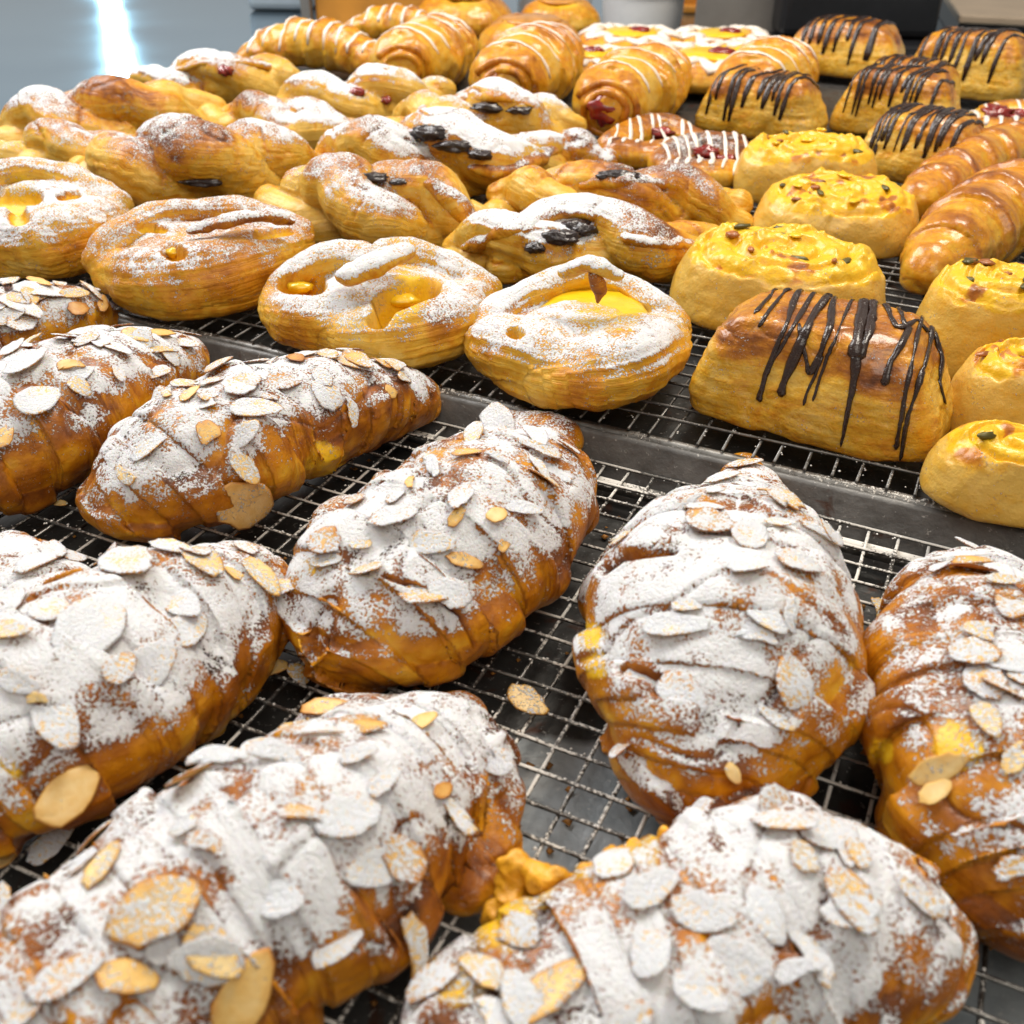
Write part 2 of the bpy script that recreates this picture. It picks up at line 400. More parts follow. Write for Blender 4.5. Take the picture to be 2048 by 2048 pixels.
def floorpt(px, py): return at(px, py, ZC)
def px_m(px, p): return px * depth(p) / FPX
def add_back():
    p = floorpt(750, 78); w = px_m(230, p)
    e = empty('wooden_cabinet', p, 'orange brown wooden cabinet standing at the far edge of the steel counter', 'cabinet')
    part('cabinet_body', box_mesh(w, 0.12, 0.5, 0.004), M_WOOD, e, (0, 0.06, 0))
    part('corner_post', box_mesh(0.014, 0.02, 0.5, 0.002), M_GREY, e, (-w / 2 - 0.012, 0.0, 0))
    p = floorpt(560, 24); w = px_m(130, p)
    e = empty('storage_tub', p, 'pale blue plastic tub beside the wooden cabinet at the back', 'tub')
    part('tub_body', box_mesh(w, 0.16, 0.16, 0.012, 3), M_BLUEW, e, (0, 0.08, 0))
    part('tub_rim', box_mesh(w * 1.04, 0.168, 0.012, 0.004), M_WHITE, e, (0, 0.08, 0.16))
    for (px, py, wp_, hgt, lab) in ((1290, 82, 180, 0.07, 'white plastic tub with a round white lid behind the iced danishes'),
                                    (1110, 50, 170, 0.075, 'white lidded tub half hidden behind the stacked golden pastries')):
        p = floorpt(px, py); r = px_m(wp_ / 2, p)
        e = empty('white_tub', p, lab, 'tub', 'white tubs at the back of the counter')
        part('tub_body', lathe_mesh([(0, 0), (r * .86, 0), (r * .88, .004), (r * .95, hgt)]), M_WHITE, e, (0, r, 0))
        part('tub_lid', lathe_mesh([(r * .96, hgt - .012), (r * 1.0, hgt - .010), (r * 1.0, hgt), (r * .95, hgt + .004), (r * .9, hgt + .001), (0, hgt + .001)]), M_WHITE, e, (0, r, 0))
    p = floorpt(1425, 40); w = px_m(120, p)
    e = empty('wooden_board', p, 'orange wooden board standing behind the white lidded tub', 'board')
    part('board_panel', box_mesh(w, 0.03, 0.3, 0.004), M_WOOD, e, (0, 0.1, 0)); part('board_foot', box_mesh(w * .8, 0.08, 0.012, 0.003), M_WOOD, e, (0, 0.1, -0.0))
    p = floorpt(1500, 118); w = px_m(190, p)
    e = empty('steel_upstand', p, 'plain grey steel panel between the white tub and the black machine', 'panel')
    part('panel_sheet', box_mesh(w, 0.01, 0.2, 0.002), M_GREY, e, (0, 0.10, 0)); part('panel_flange', box_mesh(w, 0.09, 0.006, 0.001), M_GREY, e, (0, 0.05, 0))
    p = floorpt(1725, 122); w = px_m(320, p)
    e = empty('black_machine', p, 'black counter machine standing behind the chocolate striped pastries', 'machine')
    part('machine_body', box_mesh(w, 0.2, 0.4, 0.012, 3), M_BLACK, e, (0, 0.14, 0.02))
    part('machine_base', box_mesh(w * 1.05, 0.26, 0.02, 0.005), M_BLACK, e, (0, 0.13, 0))
    part('machine_highlight', lathe_mesh([(0.018, 0), (0.018, 0.012), (0.012, 0.018), (0, 0.018)]), M_BLUE, e, (w * .40, 0.04, 0.115), (math.radians(90), 0, 0))  # blue disc standing in for the highlight on the machine, painted in colour
    part('machine_foot_rail', box_mesh(w * 1.6, 0.03, 0.014, 0.004), M_BLACK, e, (w * .45, -0.01, 0.0))
    p = floorpt(2020, 100); w = px_m(330, p)
    e = empty('beige_board', p, 'beige laminated board lying to the right of the black machine', 'board', None, math.radians(-14))
    part('board_top', box_mesh(w, 0.5, 0.012, 0.003), M_BEIGE, e, (w * .18, 0.27, 0.028)); part('board_edge', box_mesh(w * .98, 0.49, 0.028, 0.002), M_BLACK, e, (w * .18, 0.27, 0))
    p = floorpt(2075, 210); r = px_m(130, p)
    e = empty('white_plate', p, 'white plate at the right edge behind the chocolate striped pastries', 'plate')
    part('plate_dish', lathe_mesh([(0, .002), (r * .5, 0), (r * .6, .004), (r, .030), (r * 1.01, .032), (r * .98, .034), (r * .62, .010), (0, .008)]), M_WHITE, e, (0, r * .7, 0.02))
    part('plate_foot', lathe_mesh([(r * .5, 0), (r * .48, .024), (0, .024)]), M_WHITE, e, (0, r * .7, 0))
add_back()

# ------------------------------------------------------------------ trays and wire racks
def tube_mesh(pts, rad, n=8, cap=True):
    pts = np.asarray(pts, float); rad = np.broadcast_to(np.asarray(rad, float), (len(pts),))
    T = np.gradient(pts, axis=0); T /= np.maximum(np.linalg.norm(T, axis=1), 1e-9)[:, None]
    V, F = [], []
    for p, t, r in zip(pts, T, rad):
        ref = np.array([0, 0, 1.0]) if abs(t[2]) < 0.92 else np.array([0, 1.0, 0])
        a = np.cross(t, ref); a /= np.linalg.norm(a); b = np.cross(a, t)
        for i in range(n):
            w = 2 * math.pi * i / n; V.append(p + r * (math.cos(w) * a + math.sin(w) * b))
    for k in range(len(pts) - 1):
        for i in range(n):
            j = (i + 1) % n; F.append([k * n + i, (k + 1) * n + i, (k + 1) * n + j, k * n + j])
    if cap:
        F.append(list(range(n))); F.append(list(range((len(pts) - 1) * n, len(pts) * n))[::-1])
    return V, F
def wire_me(length, r, seed, wob=0.0003, bead=False):
    k = max(6, int(length / 0.03)); x = np.linspace(0, length, k); rr = np.random.RandomState(seed)
    P = np.stack([x, rr.normal(0, wob, k), rr.normal(0, wob * .4, k)], 1)
    rad = np.full(k, r)
    if bead:
        P = np.concatenate([[[-0.003, 0, 0], [-0.0022, 0, 0], [0.0, 0, 0], [0.0022, 0, 0]], P[1:]]); rad = np.concatenate([[0.0004, r * 1.35, r * 1.6, r * 1.2], rad[1:]])
    V, F = tube_mesh(P, rad, 7)
    me = bpy.data.meshes.new('wire'); me.from_pydata([tuple(v) for v in V], [], F); me.update()
    for p in me.polygons: p.use_smooth = True
    return me

def make_pan(label, u0, u1, v0, v1, zfloor, zlip, group):
    # a shallow sheet pan: floor, sloping walls, rolled lip
    e = empty('baking_tray', tray((u0 + u1) / 2, (v0 + v1) / 2, zfloor), label, 'tray', group, YAW)
    W, L = (u1 - u0) * CELL / 2, (v1 - v0) * CELL / 2
    sl = 0.006
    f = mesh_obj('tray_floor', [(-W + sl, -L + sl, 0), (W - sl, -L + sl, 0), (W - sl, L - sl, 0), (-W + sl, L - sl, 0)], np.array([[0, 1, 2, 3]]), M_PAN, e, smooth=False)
    h = zlip - zfloor
    for sx, sy, half, oth in ((0, 1, W, L), (0, -1, W, L), (1, 0, L, W), (-1, 0, L, W)):
        prof = [(oth - sl, 0.0), (oth - sl + 0.0015, 0.0015), (oth - 0.0005, h - 0.001), (oth + 0.0008, h + 0.0006), (oth + 0.0035, h), (oth + 0.0045, h - 0.003)]
        V, F = [], []; nseg = 24
        for i in range(nseg + 1):
            s = -half + 2 * half * i / nseg
            for (a, z) in prof:
                x, y = (s, sy * a) if sy else (sx * a, s)
                V.append((x, y, z))
        k = len(prof)
        for i in range(nseg):
            for j in range(k - 1):
                q = [i * k + j, i * k + j + 1, (i + 1) * k + j + 1, (i + 1) * k + j]
                F.append(q)
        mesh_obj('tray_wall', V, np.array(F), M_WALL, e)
    return e
def make_rack(label, u0, u1, v0, v1, zt, mat, ulist, vlist, edge_v, rod_v, rod_z, stub, group, wr=0.00072):
    org = tray(0, 0, 0)
    e = empty('wire_rack', tray((u0 + u1) / 2, (v0 + v1) / 2, zt), label, 'rack', group)
    def loc(u, v, z): return Vector(tray(u, v, z)) - e.location
    Lu = (u1 - u0) * CELL; Lv = (v1 - v0) * CELL
    longs = [wire_me(Lu, wr, 10 + i) for i in range(4)]
    cross = [wire_me(Lv, wr, 30 + i, bead=stub) for i in range(4)]
    for m in longs + cross: m.materials.append(mat)
    for i, v in enumerate(vlist):
        o = inst('long_wire', longs[i % 4], e, loc(u0, v, zt - wr), (0, 0, YAW)); o.location.z += random.uniform(-.0002, .0002)
    for i, u in enumerate(ulist):
        inst('cross_wire', cross[i % 4], e, loc(u, v0, zt - 2.7 * wr), (random.uniform(-.0, .0), 0, YAW - math.pi / 2 + random.uniform(-.004, .004)))
    me = wire_me(Lu, 0.0031, 77, 0.0001); me.materials.append(mat)
    inst('frame_rod', me, e, loc(u0, rod_v, rod_z), (0, 0, YAW))
    return e
random.seed(3)
make_pan('front metal baking tray under the almond croissants', -46, 34, -0.75, 42, -0.016, 0.0125, 'baking trays on the counter')
make_rack('dusted wire rack carrying the almond croissants at the front', -45, 33, -0.35, 40, ZF, M_WIREF,
          list(range(-44, 33)), [-0.35] + list(range(1, 40)), -0.35, 0.35, -0.0045, False, 'wire cooling racks')
make_pan('middle metal baking tray under the custard danishes and plaits', -61, 26, -47, -1.75, 0.0015, 0.0065, 'baking trays on the counter')
make_rack('clean wire rack carrying the danishes and plaits behind the almond croissants', -60, 25, -46, -1.15, ZB, M_WIREB,
          [-59.4 + 0.98 * i for i in range(86)], [-2.4 - 1.0 * i for i in range(43)], -1.15, -1.2, ZB - 0.0062, False, 'wire cooling racks')
make_pan('farthest metal baking tray under the drizzled croissants', -61, 26, -86, -48.2, 0.010, 0.0165, 'baking trays on the counter')
def back_rack_stubs():
    pass

# ------------------------------------------------------------------ pastry bodies from implicit shapes
class Body:
    def __init__(s, zr, k=0.004):
        s.pr = []; s.carves = []; s.zr = zr; s.k = k
    def chain(s, pts, q=0.72, lift=0.85, steps=None, zoff=0.0, world=False, k=None):
        P = np.array([list(p) if world else ball(p[0], p[1], p[2], s.zr, q, lift, p[3] if len(p) > 3 else 0.0) for p in pts], float)
        P[:, 2] += zoff
        n = len(P)
        if n > 2:                                # Catmull-Rom
            E = np.concatenate([[2 * P[0] - P[1]], P, [2 * P[-1] - P[-2]]]); out = []
            sub = 3
            for i in range(n - 1):
                a, b, c, d = E[i], E[i + 1], E[i + 2], E[i + 3]
                for t in np.arange(sub) / sub:
                    out.append(0.5 * (2 * b + (c - a) * t + (2 * a - 5 * b + 4 * c - d) * t * t + (3 * b - a - 3 * c + d) * t ** 3))
            out.append(P[-1]); P = np.array(out); P[:, 3] = np.maximum(P[:, 3], 0.0008)
        s.pr.append(('chain', P, q, steps, k)); return P
    def rope(s, pts, turns, phase, seed=0):
        '''two strands of dough twisted round one another along a spine of balls'''
        P = np.array([ball(x, y, R * 1.27, s.zr, .9, .80) for x, y, R in pts]); n = 15; rr = np.random.RandomState(seed)
        t = np.linspace(0, len(P) - 1, n); C = np.stack([np.interp(t, np.arange(len(P)), P[:, i]) for i in range(4)], 1)
        T = np.gradient(C[:, :2], axis=0); T /= np.linalg.norm(T, axis=1)[:, None]; lat = np.stack([-T[:, 1], T[:, 0]], 1)
        for st in (0, 1):
            ph = phase + st * math.pi + turns * 2 * math.pi * np.linspace(0, 1, n) + .25 * rr.normal(size=n)
            W = C.copy(); W[:, :2] += lat * (C[:, 3] * .50 * np.cos(ph))[:, None]; W[:, 2] = s.zr + C[:, 3] * (.62 + .46 * np.sin(ph)) * .92
            W[:, 3] = C[:, 3] * (.60 + .06 * rr.normal(size=n).clip(-1, 1))
            s.chain(W, .92, world=True, k=.0014)
    def sup(s, c, e1, L, D, H, ex=(4, 3, 3), taper=0.0, k=None, tilt=0.0):
        s.pr.append(('sup', np.array(c, float), np.array(e1, float), (L, D, H, ex, taper, tilt), k))
    def carve(s, c, rx, ry, rz, ang=0.0):
        s.carves.append((np.array(c, float), rx, ry, rz, ang))
    def bounds(s):
        lo, hi = [], []
        for p in s.pr:
            if p[0] == 'chain':
                r = p[1][:, 3:4] * 1.12; lo.append((p[1][:, :3] - r).min(0)); hi.append((p[1][:, :3] + r).max(0))
            else:
                L, D, H = p[3][:3]; m = max(L, D) * 1.05
                lo.append(p[1] - [m, m, 0.002]); hi.append(p[1] + [m, m, H * 1.3 + 0.003])
        return np.min(lo, 0), np.max(hi, 0)
    def field(s, Q, info=False):
        Q = Q.astype(np.float32); D = None
        S = np.zeros(len(Q), np.float32); A = np.zeros(len(Q), np.float32); FR = np.ones(len(Q), np.float32); ID = np.zeros(len(Q), np.int16); best = None
        for pi, p in enumerate(s.pr):
            kk = p[4] if p[4] is not None else s.k
            if p[0] == 'chain':
                _, P, q, steps, _k = p
                d = np.full(len(Q), 1e9, np.float32); sa = np.zeros(len(Q), np.float32); fr = np.ones(len(Q), np.float32); an = np.zeros(len(Q), np.float32); rb = np.ones(len(Q), np.float32)
                acc = 0.0; Pq = P.astype(np.float32).copy(); Pq[:, 2] /= q
                zz = Q[:, 2] / q
                tot = np.linalg.norm(np.diff(P[:, :3], axis=0), axis=1).sum()
                for i in range(len(P) - 1):
                    a, b = Pq[i], Pq[i + 1]; ab = b[:3] - a[:3]; l2 = float(ab @ ab) + 1e-12
                    x, y, z = Q[:, 0] - a[0], Q[:, 1] - a[1], zz - a[2]
                    t = np.clip((x * ab[0] + y * ab[1] + z * ab[2]) / l2, 0, 1)
                    dx, dy, dz = x - t * ab[0], y - t * ab[1], z - t * ab[2]
                    r = a[3] + t * (b[3] - a[3])
                    di = np.sqrt(dx * dx + dy * dy + dz * dz) - r
                    m = di < d
                    d = np.where(m, di, d)
                    ln = math.sqrt(float(((P[i + 1] - P[i])[:3] ** 2).sum()))
                    if steps or info:
                        hx, hy = ab[0], ab[1]; hn = math.hypot(hx, hy) + 1e-9
                        side = (dx * hy - dy * hx) / hn
                        ang = np.arctan2(side, dz)
                        an = np.where(m, ang, an); sa = np.where(m, acc + t * ln, sa); rb = np.where(m, r, rb)
                    acc += ln
                if steps:
                    nst, amp, skew = steps[:3]
                    ph = sa / tot * nst + skew * np.abs(an) / 1.6 + (steps[3] if len(steps) > 3 else 0)
                    f = ph - np.floor(ph); fr = f
                    saw = np.where(f < 0.12, f / 0.12, 1 - (f - 0.12) / 0.88)
                    d = d - amp * rb * (saw - 0.35)
                d = d * min(1.0, q + 0.1)
                lam0, lam1 = sa, an * rb
            else:
                _, c, e1, (L, Dp, H, ex, tp, tilt), _k = p
                x = (Q[:, 0] - c[0]) * e1[0] + (Q[:, 1] - c[1]) * e1[1]; y = -(Q[:, 0] - c[0]) * e1[1] + (Q[:, 1] - c[1]) * e1[0]
                z = Q[:, 2] - c[2] - tilt * y
                zn = np.clip(z / H, -0.3, 1.3); sc = 1 - tp * np.clip(zn, 0, 1.2)
                bul = 1 - 0.10 * np.clip(1 - zn / 0.35, 0, 1) ** 2
                X, Y = np.abs(x) / (L * sc * bul), np.abs(y) / (Dp * sc * bul)
                e_h = ex[0]
                hz = (X ** e_h + Y ** e_h) ** (1 / e_h)
                f = (hz ** ex[1] + np.abs(np.clip(zn, 0, 2)) ** ex[2])
                f = f ** (1 / max(ex[1], ex[2])) - 1
                d = f * min(L, Dp, H)
                lam0, lam1 = np.arctan2(y, x) * L, z; fr = np.ones(len(Q), np.float32)
            if D is None:
                D = d; S, A, FR = lam0, lam1, fr; best = d
            else:
                m = d < best; best = np.where(m, d, best)
                S = np.where(m, lam0, S); A = np.where(m, lam1, A); FR = np.where(m, fr, FR); ID = np.where(m, pi, ID)
                h = np.clip(0.5 + 0.5 * (D - d) / kk, 0, 1); D = D + (d - D) * h - kk * h * (1 - h)
        CV = np.full(len(Q), 1e3, np.float32)
        for (c, rx, ry, rz, ang) in s.carves:
            x, y = Q[:, 0] - c[0], Q[:, 1] - c[1]; ca, sa_ = math.cos(ang), math.sin(ang)
            X, Y, Z = (x * ca + y * sa_) / rx, (-x * sa_ + y * ca) / ry, (Q[:, 2] - c[2]) / rz
            dc = (np.sqrt(X * X + Y * Y + Z * Z) - 1) * min(rx, ry, rz)
            CV = np.minimum(CV, dc)
            kk = 0.0025; nd = -dc
            h = np.clip(0.5 - 0.5 * (D - nd) / kk, 0, 1); D = D * (1 - h) + nd * h + kk * h * (1 - h)
        fl = s.zr - Q[:, 2]; kk = 0.003
        h = np.clip(0.5 - 0.5 * (D - fl) / kk, 0, 1); D = D * (1 - h) + fl * h + kk * h * (1 - h)
        if info: return D, S, A, FR, ID, CV
        return D
    def mesh(s, pxstep=2.4, rel=2, seed=0, lump=(0.0012, 40, 0.0005, 130)):
        lo, hi = s.bounds(); lo = lo.copy(); lo[2] = max(lo[2], s.zr - 0.001)
        mid = (lo + hi) / 2; h = max(pxstep * depth(mid) / (FPX / 2), 0.0006)
        lo -= 3 * h; hi += 3 * h
        n = np.ceil((hi - lo) / h).astype(int) + 1
        X = [lo[i] + h * np.arange(n[i]) for i in range(3)]
        Gd = np.stack(np.meshgrid(*X, indexing='ij'), -1).reshape(-1, 3)
        D = np.concatenate([s.field(Gd[i:i + 400000]) for i in range(0, len(Gd), 400000)]).reshape(n)
        V, F = surface_nets(D, lo, h)
        V = relax(V, F, rel)
        # keep the largest shell
        N = normals(V, F)
        o = seed * 3.37
        V = V + N * (lump[0] * fbm(V * lump[1] + o, 2) + lump[2] * fbm(V * lump[3] + o, 2))[:, None]
        V[:, 2] = np.maximum(V[:, 2], s.zr - 0.0004)
        N = normals(V, F)
        _, S, A, FR, ID, CV = s.field(V, True)
        return V, F, N, dict(S=S, A=A, FR=FR, ID=ID, CV=CV, h=h)

def set_attr(me, bake, sugar, yel, lam=None):
    a = me.attributes.new('mask', 'FLOAT_COLOR', 'POINT'); n = len(me.vertices)
    c = np.ones((n, 4), np.float32); c[:, 0] = np.clip(bake, 0, 1); c[:, 1] = np.clip(sugar, 0, 1.3); c[:, 2] = np.clip(yel, 0, 1)
    a.data.foreach_set('color', c.ravel())
    if lam is not None:
        b = me.attributes.new('lam', 'FLOAT_VECTOR', 'POINT'); b.data.foreach_set('vector', np.asarray(lam, np.float32).ravel())

class Made: pass
def finish(name, part_name, label, cat, group, body, mat, maskfn, seed, lump=(0.0012, 40, 0.0005, 130), pxstep=2.4, rel=2, slits=(), spots=(), crease=None, pits=(), layers=None, post=None):
    V, F, N, I = body.mesh(pxstep, rel, seed, lump)
    I['CR'] = np.zeros(len(V))
    if crease:                                    # folded skin: winding creases with a raised lip on one side
        sc, amp = crease; c = fbm(V * np.array([sc, sc, sc * .6]) + seed * 5.1, 2)
        I['CR'] = np.exp(-(c / .045) ** 2) * sstep(.0, .6, N[:, 2])
        V = V - N * (amp * I['CR'] - amp * .8 * np.where(c > 0, np.exp(-c / .22), 0) * sstep(.0, .6, N[:, 2]))[:, None]
        V[:, 2] = np.maximum(V[:, 2], body.zr - 0.0004); N = normals(V, F)
    if layers:                                    # thin leaves of laminated dough
        amp, f0, f1, ax = layers; a0, a1 = (I['S'], I['A']) if ax == 0 else (I['A'], I['S'])
        ly = noise3(np.stack([a0 * f0, a1 * f1, a1 * 0 + seed], 1)); w = 1 - .6 * sstep(.6, .95, N[:, 2])
        V = V + N * (amp * ly * w)[:, None]; I['LY'] = ly; V[:, 2] = np.maximum(V[:, 2], body.zr - 0.0004); N = normals(V, F)
    if post: V = post(V, N, I); N = normals(V, F)
    px, py = proj(V); facing = ((CAM - V) * N).sum(1) > 0
    sl = np.zeros(len(V))
    for (poly, wpx, dpt) in slits:
        pl = np.array(poly, float); dm = np.full(len(V), 1e9)
        for a, b in zip(pl[:-1], pl[1:]):
            ab = b - a; t = np.clip(((px - a[0]) * ab[0] + (py - a[1]) * ab[1]) / (ab @ ab), 0, 1)
            taper = 1.0
            dm = np.minimum(dm, np.hypot(px - a[0] - t * ab[0], py - a[1] - t * ab[1]))
        w = np.exp(-(dm / wpx) ** 2) * facing
        sl = np.maximum(sl, w); V = V - N * (dpt * w)[:, None]
    pit = np.zeros(len(V)); N0 = N
    for (x0, y0, x1, y1, wpx, dpt) in pits:
        ab = np.array([x1 - x0, y1 - y0 + 1e-3], float); t = np.clip(((px - x0) * ab[0] + (py - y0) * ab[1]) / (ab @ ab), 0, 1)
        dm = np.hypot(px - x0 - t * ab[0], (py - y0 - t * ab[1]) * 1.5)
        w = sstep(wpx * 1.25, wpx * .55, dm) * sstep(.15, .5, N0[:, 2]); pit = np.maximum(pit, w); V = V - np.array([0, 0, dpt]) * w[:, None]
    V[:, 2] = np.maximum(V[:, 2], body.zr - 0.0004)
    if len(slits) or len(pits): N = normals(V, F)
    bake, sugar, yel = maskfn(V, N, I, body)
    for (kind, x, y, r, amt) in spots:
        w = np.exp(-((px - x) ** 2 + (py - y) ** 2) / (r * r)) * facing
        if kind == 'y': yel = np.maximum(yel, amt * w); sugar = sugar * (1 - 0.5 * w * amt)
        elif kind == 's': sugar = sugar + amt * w
        elif kind == 'b': bake = bake + amt * w
    sugar = sugar * (1 - .95 * sstep(.25, .75, pit)); yel = np.maximum(yel, .75 * sstep(.3, .8, pit)); bake = bake * (1 - .6 * pit)
    sugar = sugar * (1 - 1.0 * np.clip(sl * 1.3, 0, 1)); bake = bake + 0.25 * sl
    base = np.array([V[:, 0].mean(), V[:, 1].mean(), body.zr])
    e = empty(name, base, label, cat, group)
    o = mesh_obj(part_name, V - base, F, mat, e)
    set_attr(o.data, bake, sugar, yel, np.stack([I['S'], I['A'], V[:, 2]], 1))
    r = Made(); r.e = e; r.o = o; r.V = V; r.F = F; r.base = Vector(base)
    r.bvh = BVHTree.FromPolygons([Vector(v) for v in V], [tuple(int(i) for i in f) for f in F])
    r.body = body
    return r
def cast_px(r, px, py):
    d = Vector(ray(px, py)); d.normalize()
    h = r.bvh.ray_cast(Vector(CAM), d)
    return (h[0], h[1]) if h[0] is not None else (None, None)
def cast_down(r, x, y):
    h = r.bvh.ray_cast(Vector((x, y, 0.4)), Vector((0, 0, -1)))
    return (h[0], h[1]) if h[0] is not None else (None, None)

# ------------------------------------------------------------------ almond flakes
def flake_mesh(seed, cut=None):
    rr = np.random.RandomState(seed); n = 18
    th = 2 * np.pi * np.arange(n) / n
    tear = rr.uniform(0.05, 0.32); asp = 1.0
    x = np.cos(th) * 0.5; y = np.sin(th) * 0.5 * (1 - tear * np.cos(th))
    w = 1 + 0.05 * rr.normal(size=n); x *= w; y *= w
    if cut == 'end': x = np.minimum(x, 0.16 + 0.05 * rr.normal(size=n))
    if cut == 'side': y = np.maximum(y, -0.08 + 0.03 * rr.normal(size=n))
    cx, cy = x.mean(), y.mean()
    V, ed, su = [], [], []
    bx, bt = rr.uniform(-0.28, 0.12), rr.uniform(-0.2, 0.2)
    def zz(a, b): return bx * a * a + bt * a * b + 0.12 * b * b
    def ring(k, dz, e, s):
        for a, b in zip(x, y):
            a2, b2 = cx + (a - cx) * k, cy + (b - cy) * k
            V.append((a2, b2, zz(a2, b2) + dz)); ed.append(e); su.append(s)
    T = 0.026
    V.append((cx, cy, zz(cx, cy) + T)); ed.append(0.0); su.append(1)
    ring(0.55, T, 0.05, 1); ring(0.90, T * 0.9, 0.35, 1); ring(1.0, T * 0.3, 1.0, 0.75); ring(0.97, -T * 0.7, 0.9, 0.1); ring(0.5, -T, 0.3, 0)
    V.append((cx, cy, zz(cx, cy) - T)); ed.append(0.3); su.append(0)
    F = []
    for i in range(n):
        j = (i + 1) % n
        F.append((0, 1 + i, 1 + j))
        for k in range(4):
            a, b = 1 + k * n, 1 + (k + 1) * n
            F.append((a + i, b + i, b + j, a + j))
        F.append((1 + 4 * n + i, 1 + 5 * n, 1 + 4 * n + j))
    me = bpy.data.meshes.new('almond_flake'); me.from_pydata(V, [], F); me.update()
    for p in me.polygons: p.use_smooth = True
    me.materials.append(M_FLK); set_attr(me, np.array(ed), np.array(su), np.zeros(len(V)))
    return me
FLK = [flake_mesh(i) for i in range(6)] + [flake_mesh(20 + i, 'end') for i in range(3)] + [flake_mesh(30 + i, 'side') for i in range(3)]
frng = random.Random(11)
def put_flake(name, p, nrm, xdir, L, W, sugar, toast, parent=None, base=None, tilt=0.0, lift=0.0008):
    z = Vector(nrm).normalized(); x = Vector(xdir); x = (x - z * x.dot(z)).normalized(); y = z.cross(x)
    M = Matrix((x, y, z)).transposed().to_4x4()
    M = M @ Matrix.Rotation(tilt, 4, 'X') @ Matrix.Rotation(frng.uniform(-.12, .12), 4, 'Y')
    me = FLK[frng.choice([0, 1, 2, 3, 4, 5, 0, 1, 2, 3, 6, 7, 8, 9, 10, 11] if L < 0.017 else [0, 1, 2, 3, 4, 5])]
    o = bpy.data.objects.new(name, me); COL.objects.link(o)
    if parent: o.parent = parent
    loc = p + z * (lift + 0.05 * W + 0.20 * W * abs(math.sin(tilt)))
    o.matrix_local = Matrix.Translation(loc - (base if base else Vector((0, 0, 0)))) @ M @ Matrix.Diagonal((L, W, min(L, W) * 1.0 + 0.004, 1))
    o.color = (sugar * 1.02, toast, 0, 1)
    return o
def flake_px(r, x, y, ln, ang, ratio, sugar, toast=None, tilt=None):
    p, nrm = cast_px(r, x, y)
    if p is None: return
    L = ln * depth(p) / FPX * 1.08; W = L * max(ratio, 0.42)
    a = math.radians(ang); d = RT * math.cos(a) + UP * math.sin(a)
    # stretch the direction onto the tangent plane along the view ray
    n = np.array(nrm); v = np.array(p) - CAM; v /= np.linalg.norm(v)
    den = v @ n
    if abs(den) > 0.15: d = d - v * (d @ n) / den
    z = Vector(nrm) * 0.8 + Vector((0, 0, 0.35))
    if toast is None: toast = frng.uniform(0, 0.45)
    put_flake('almond_flake', p, z, d, L, W, sugar, toast, r.e, r.base, frng.uniform(-.16, .16) if tilt is None else tilt, 0.0009)
def flakes_random(r, n, sugar=(0.6, 1.0), size=(0.011, 0.017)):
    V = r.V; lo, hi = V.min(0), V.max(0); k = 0; tries = 0
    while k < n and tries < n * 12:
        tries += 1
        x, y = frng.uniform(lo[0], hi[0]), frng.uniform(lo[1], hi[1]); p, nrm = cast_down(r, x, y)
        if p is None or nrm.z < 0.5 or p.z < r.body.zr + 0.02: continue
        L = frng.uniform(*size); a = frng.uniform(0, 6.28)
        put_flake('almond_flake', p, Vector(nrm) + Vector((0, 0, .2)), (math.cos(a), math.sin(a), 0), L, L * frng.uniform(.45, .75), frng.uniform(*sugar), frng.uniform(0, .6), r.e, r.base, frng.uniform(-.16, .16), 0.0007)
        k += 1

# ------------------------------------------------------------------ almond croissants (front rack)
def almond_mask(cover, thr=(0.05, 0.75)):
    def fn(V, N, I, b):
        n1 = fbm(V * 62 + 5, 3); n2 = fbm(V * 24 + 9, 2); n3 = fbm(V * 120 + 2, 3); hgt = (V[:, 2] - b.zr)
        up = sstep(thr[0], thr[1], N[:, 2] + 0.22 * n1)
        sugar = (cover * .79 + .34 * n2 + .34 * n1 + .30 * n3) * up * sstep(0.004, 0.024, hgt)
        sugar = sugar + 0.15 * sstep(-0.5, 0.2, N[:, 2])
        bake = 0.46 + 0.22 * n2 + 0.16 * n1 + 0.14 * sstep(0.1, 0.8, N[:, 2]) + .08 * I['LY']
        bake = bake + 0.22 * np.exp(-(I['FR'] / 0.09) ** 2) + .14 * I['CR']
        bake = bake - 0.08 * sstep(0.020, 0.004, hgt)
        sugar = sugar - 0.42 * np.exp(-((I['FR'] - 0.03) / 0.05) ** 2) - .30 * I['CR']
        return bake, sugar, np.zeros(len(V))
    return fn
ALMG = 'almond croissants on the front wire rack'
alm = {}
def almond(key, label, chains, cover, steps, seed, flakes, slits=(), spots=(), extra=0, q=0.72):
    b = Body(ZF, 0.006)
    for i, c in enumerate(chains):
        b.chain(c, q, steps=steps if i == 0 else None)
    r = finish('almond_croissant', 'pastry_body', label, 'croissant', ALMG, b, M_ALM, almond_mask(cover), seed,
               lump=(0.0032, 22, 0.0006, 90), slits=slits, spots=spots, pxstep=2.3, crease=(20, .0010), layers=(.0008, 330, 12, 0))
    for f in flakes: flake_px(r, *f)
    flakes_random(r, extra * 3 + 7)
    alm[key] = r
